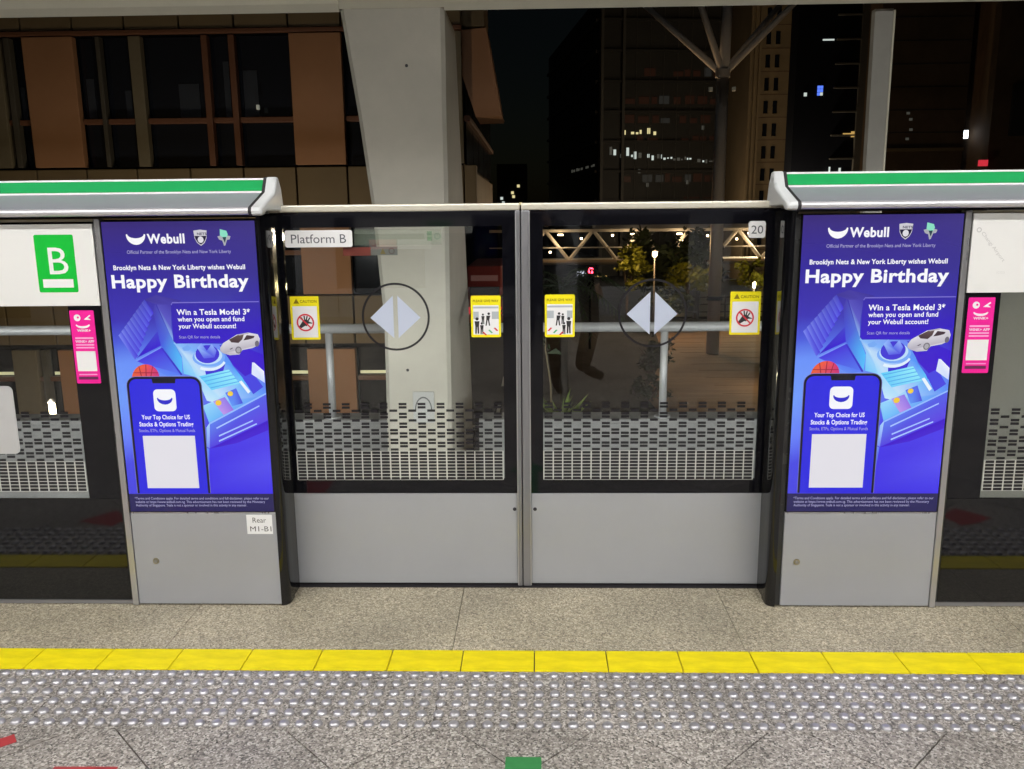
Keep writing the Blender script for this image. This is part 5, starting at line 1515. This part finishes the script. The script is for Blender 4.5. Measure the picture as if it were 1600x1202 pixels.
def make_person(label, loc, rz, legs, arms, cloth):
    per = thing("person", label, "person", loc, "people mirrored in the glass")
    per.rotation_euler = (0, 0, rz)
    J = [((.0, .0, .88), (.15, .11)), ((.0, .01, 1.06), (.13, .10)), ((.0, .02, 1.26), (.16, .11)), ((.0, .02, 1.42), (.07, .07)), ((.0, .03, 1.50), (.05, .055)), ((.0, .05, 1.58), (.078, .09)), ((.0, .05, 1.68), (.07, .085))]
    Bn = [(0, 1), (1, 2), (2, 3), (3, 4), (4, 5), (5, 6)]
    for s, (hip, knee, ankle, toe) in zip((-1, 1), legs):
        i = len(J)
        J += [(hip, .095), (knee, .064), (ankle, .044), (toe, (.045, .035))]
        Bn += [(0, i), (i, i+1), (i+1, i+2), (i+2, i+3)]
    for s, (sh, el, wr, hd, fd) in zip((-1, 1), arms):
        i = len(J)
        J += [(sh, .062), (el, .045), (wr, .030), (hd, (.024, .034))]
        Bn += [(2, i), (i, i+1), (i+1, i+2), (i+2, i+3)]
        base = i+3
        f = Vector(fd).normalized()                       # finger direction
        side = f.cross(Vector((1, 0, 0))).normalized()     # across the knuckles
        curl = Vector((-s, 0, 0))
        h = Vector(hd)
        for k in range(4):
            o = side*(.020-.013*k)
            l = (.040, .045, .042, .034)[k]
            i = len(J)
            J += [(tuple(h+o+f*.022), .0085), (tuple(h+o+f*(.022+l*.6)+curl*.012), .0075), (tuple(h+o+f*(.026+l*.75)+curl*.032), .0065)]
            Bn += [(base, i), (i, i+1), (i+1, i+2)]
        i = len(J)
        J += [(tuple(h+curl*.022+side*.014), .010), (tuple(h+curl*.038+f*.022+side*.010), .008)]
        Bn += [(base, i), (i, i+1)]
    body = skin_body("body", J, Bn, [cloth, M_skin], per)
    hands = [Vector(a[3]) for a in arms]
    for p in body.data.polygons:
        c = p.center
        p.material_index = 1 if (c.z > 1.475 or any((c-h).length < .085 for h in hands)) else 0
    hm = MB()
    for i in range(7):
        el = math.radians(-10+i*16)
        for k in range(14):
            a = 2*math.pi*k/14
            hm.v.append((.092*math.cos(el)*math.cos(a), .023+.108*math.cos(el)*math.sin(a), 1.655+.105*math.sin(el)+(-.05 if math.sin(a) < -.2 and i == 0 else 0)))
    for i in range(6):
        for k in range(14):
            hm.f.append((i*14+k, i*14+(k+1) % 14, (i+1)*14+(k+1) % 14, (i+1)*14+k)); hm.mi.append(0)
    hm.f.append(tuple(6*14+k for k in range(14))); hm.mi.append(0)
    hm.build("hair", M_hair, per, smooth=True)
    MB().tube([(0, .135, 1.625), (0, .162, 1.590), (0, .140, 1.580)], [.007, .013, .009], 8).build("nose", M_skin, per, smooth=True)
    for s in (-1, 1):
        MB().tube([(s*.031, .132, 1.628), (s*.031, .141, 1.628)], [.011, .006], 10).build("eye", M_sticker_black, per)
        MB().tube([(s*.085, .04, 1.60), (s*.096, .035, 1.615), (s*.088, .04, 1.64)], [.010, .014, .008], 8).build("ear", M_skin, per, smooth=True)
    MB().tube([(-.025, .137, 1.553), (0, .146, 1.551), (.025, .137, 1.553)], [.003, .006, .003], 8).build("mouth", mat("lips", (0.30, 0.12, 0.10), 0.5), per, smooth=True)
    return per
make_person("person in black holding up a phone, mirrored darkly beside the door meeting line", (0.03, -0.56, 0), 0.0,
            [((-.09, .0, .82), (-.11, .03, .46), (-.13, -.02, .09), (-.14, .14, .035)), ((.09, .0, .82), (.12, .03, .46), (.14, -.06, .09), (.17, .10, .035))],
            [((-.18, .02, 1.38), (-.25, .16, 1.14), (-.125, .40, 1.36), (-.115, .475, 1.43), (0, 1, .1)), ((.18, .02, 1.38), (.25, .16, 1.14), (.07, .40, 1.36), (.055, .475, 1.43), (0, 1, .1))], M_cloth)
make_person("second person in dark clothes and boots mirrored sideways in the right door glass", (0.46, -1.20, 0), math.radians(-90),
            [((-.08, .0, .82), (-.09, .05, .46), (-.10, -.02, .09), (-.11, .15, .035)), ((.08, .0, .82), (.09, .02, .46), (.10, -.07, .09), (.12, .10, .035))],
            [((-.19, .02, 1.38), (-.25, -.02, 1.12), (-.25, .06, .88), (-.25, .09, .80), (0, .25, -1)), ((.19, .02, 1.38), (.25, -.02, 1.12), (.25, .06, .88), (.25, .09, .80), (0, .25, -1))], mat("charcoal_clothes", (0.016, 0.016, 0.019), 0.85, var=0.2))
ph = thing("phone", "dark phone held up by the person mirrored in the glass", "phone", (0, -0.040, 1.445))
MB().cbox(-0.076, 0.076, -0.004, 0.004, -0.036, 0.036, 0.003).build("phone_body", M_black_satin, ph)
MB().box(-0.070, 0.070, -0.0052, -0.0042, -0.033, 0.033).build("phone_screen", M_dark_glass, ph)
MB().tube([(0, 0.004, 0.015), (0, 0.007, 0.015)], 0.008, 14).build("lens", M_black, ph)
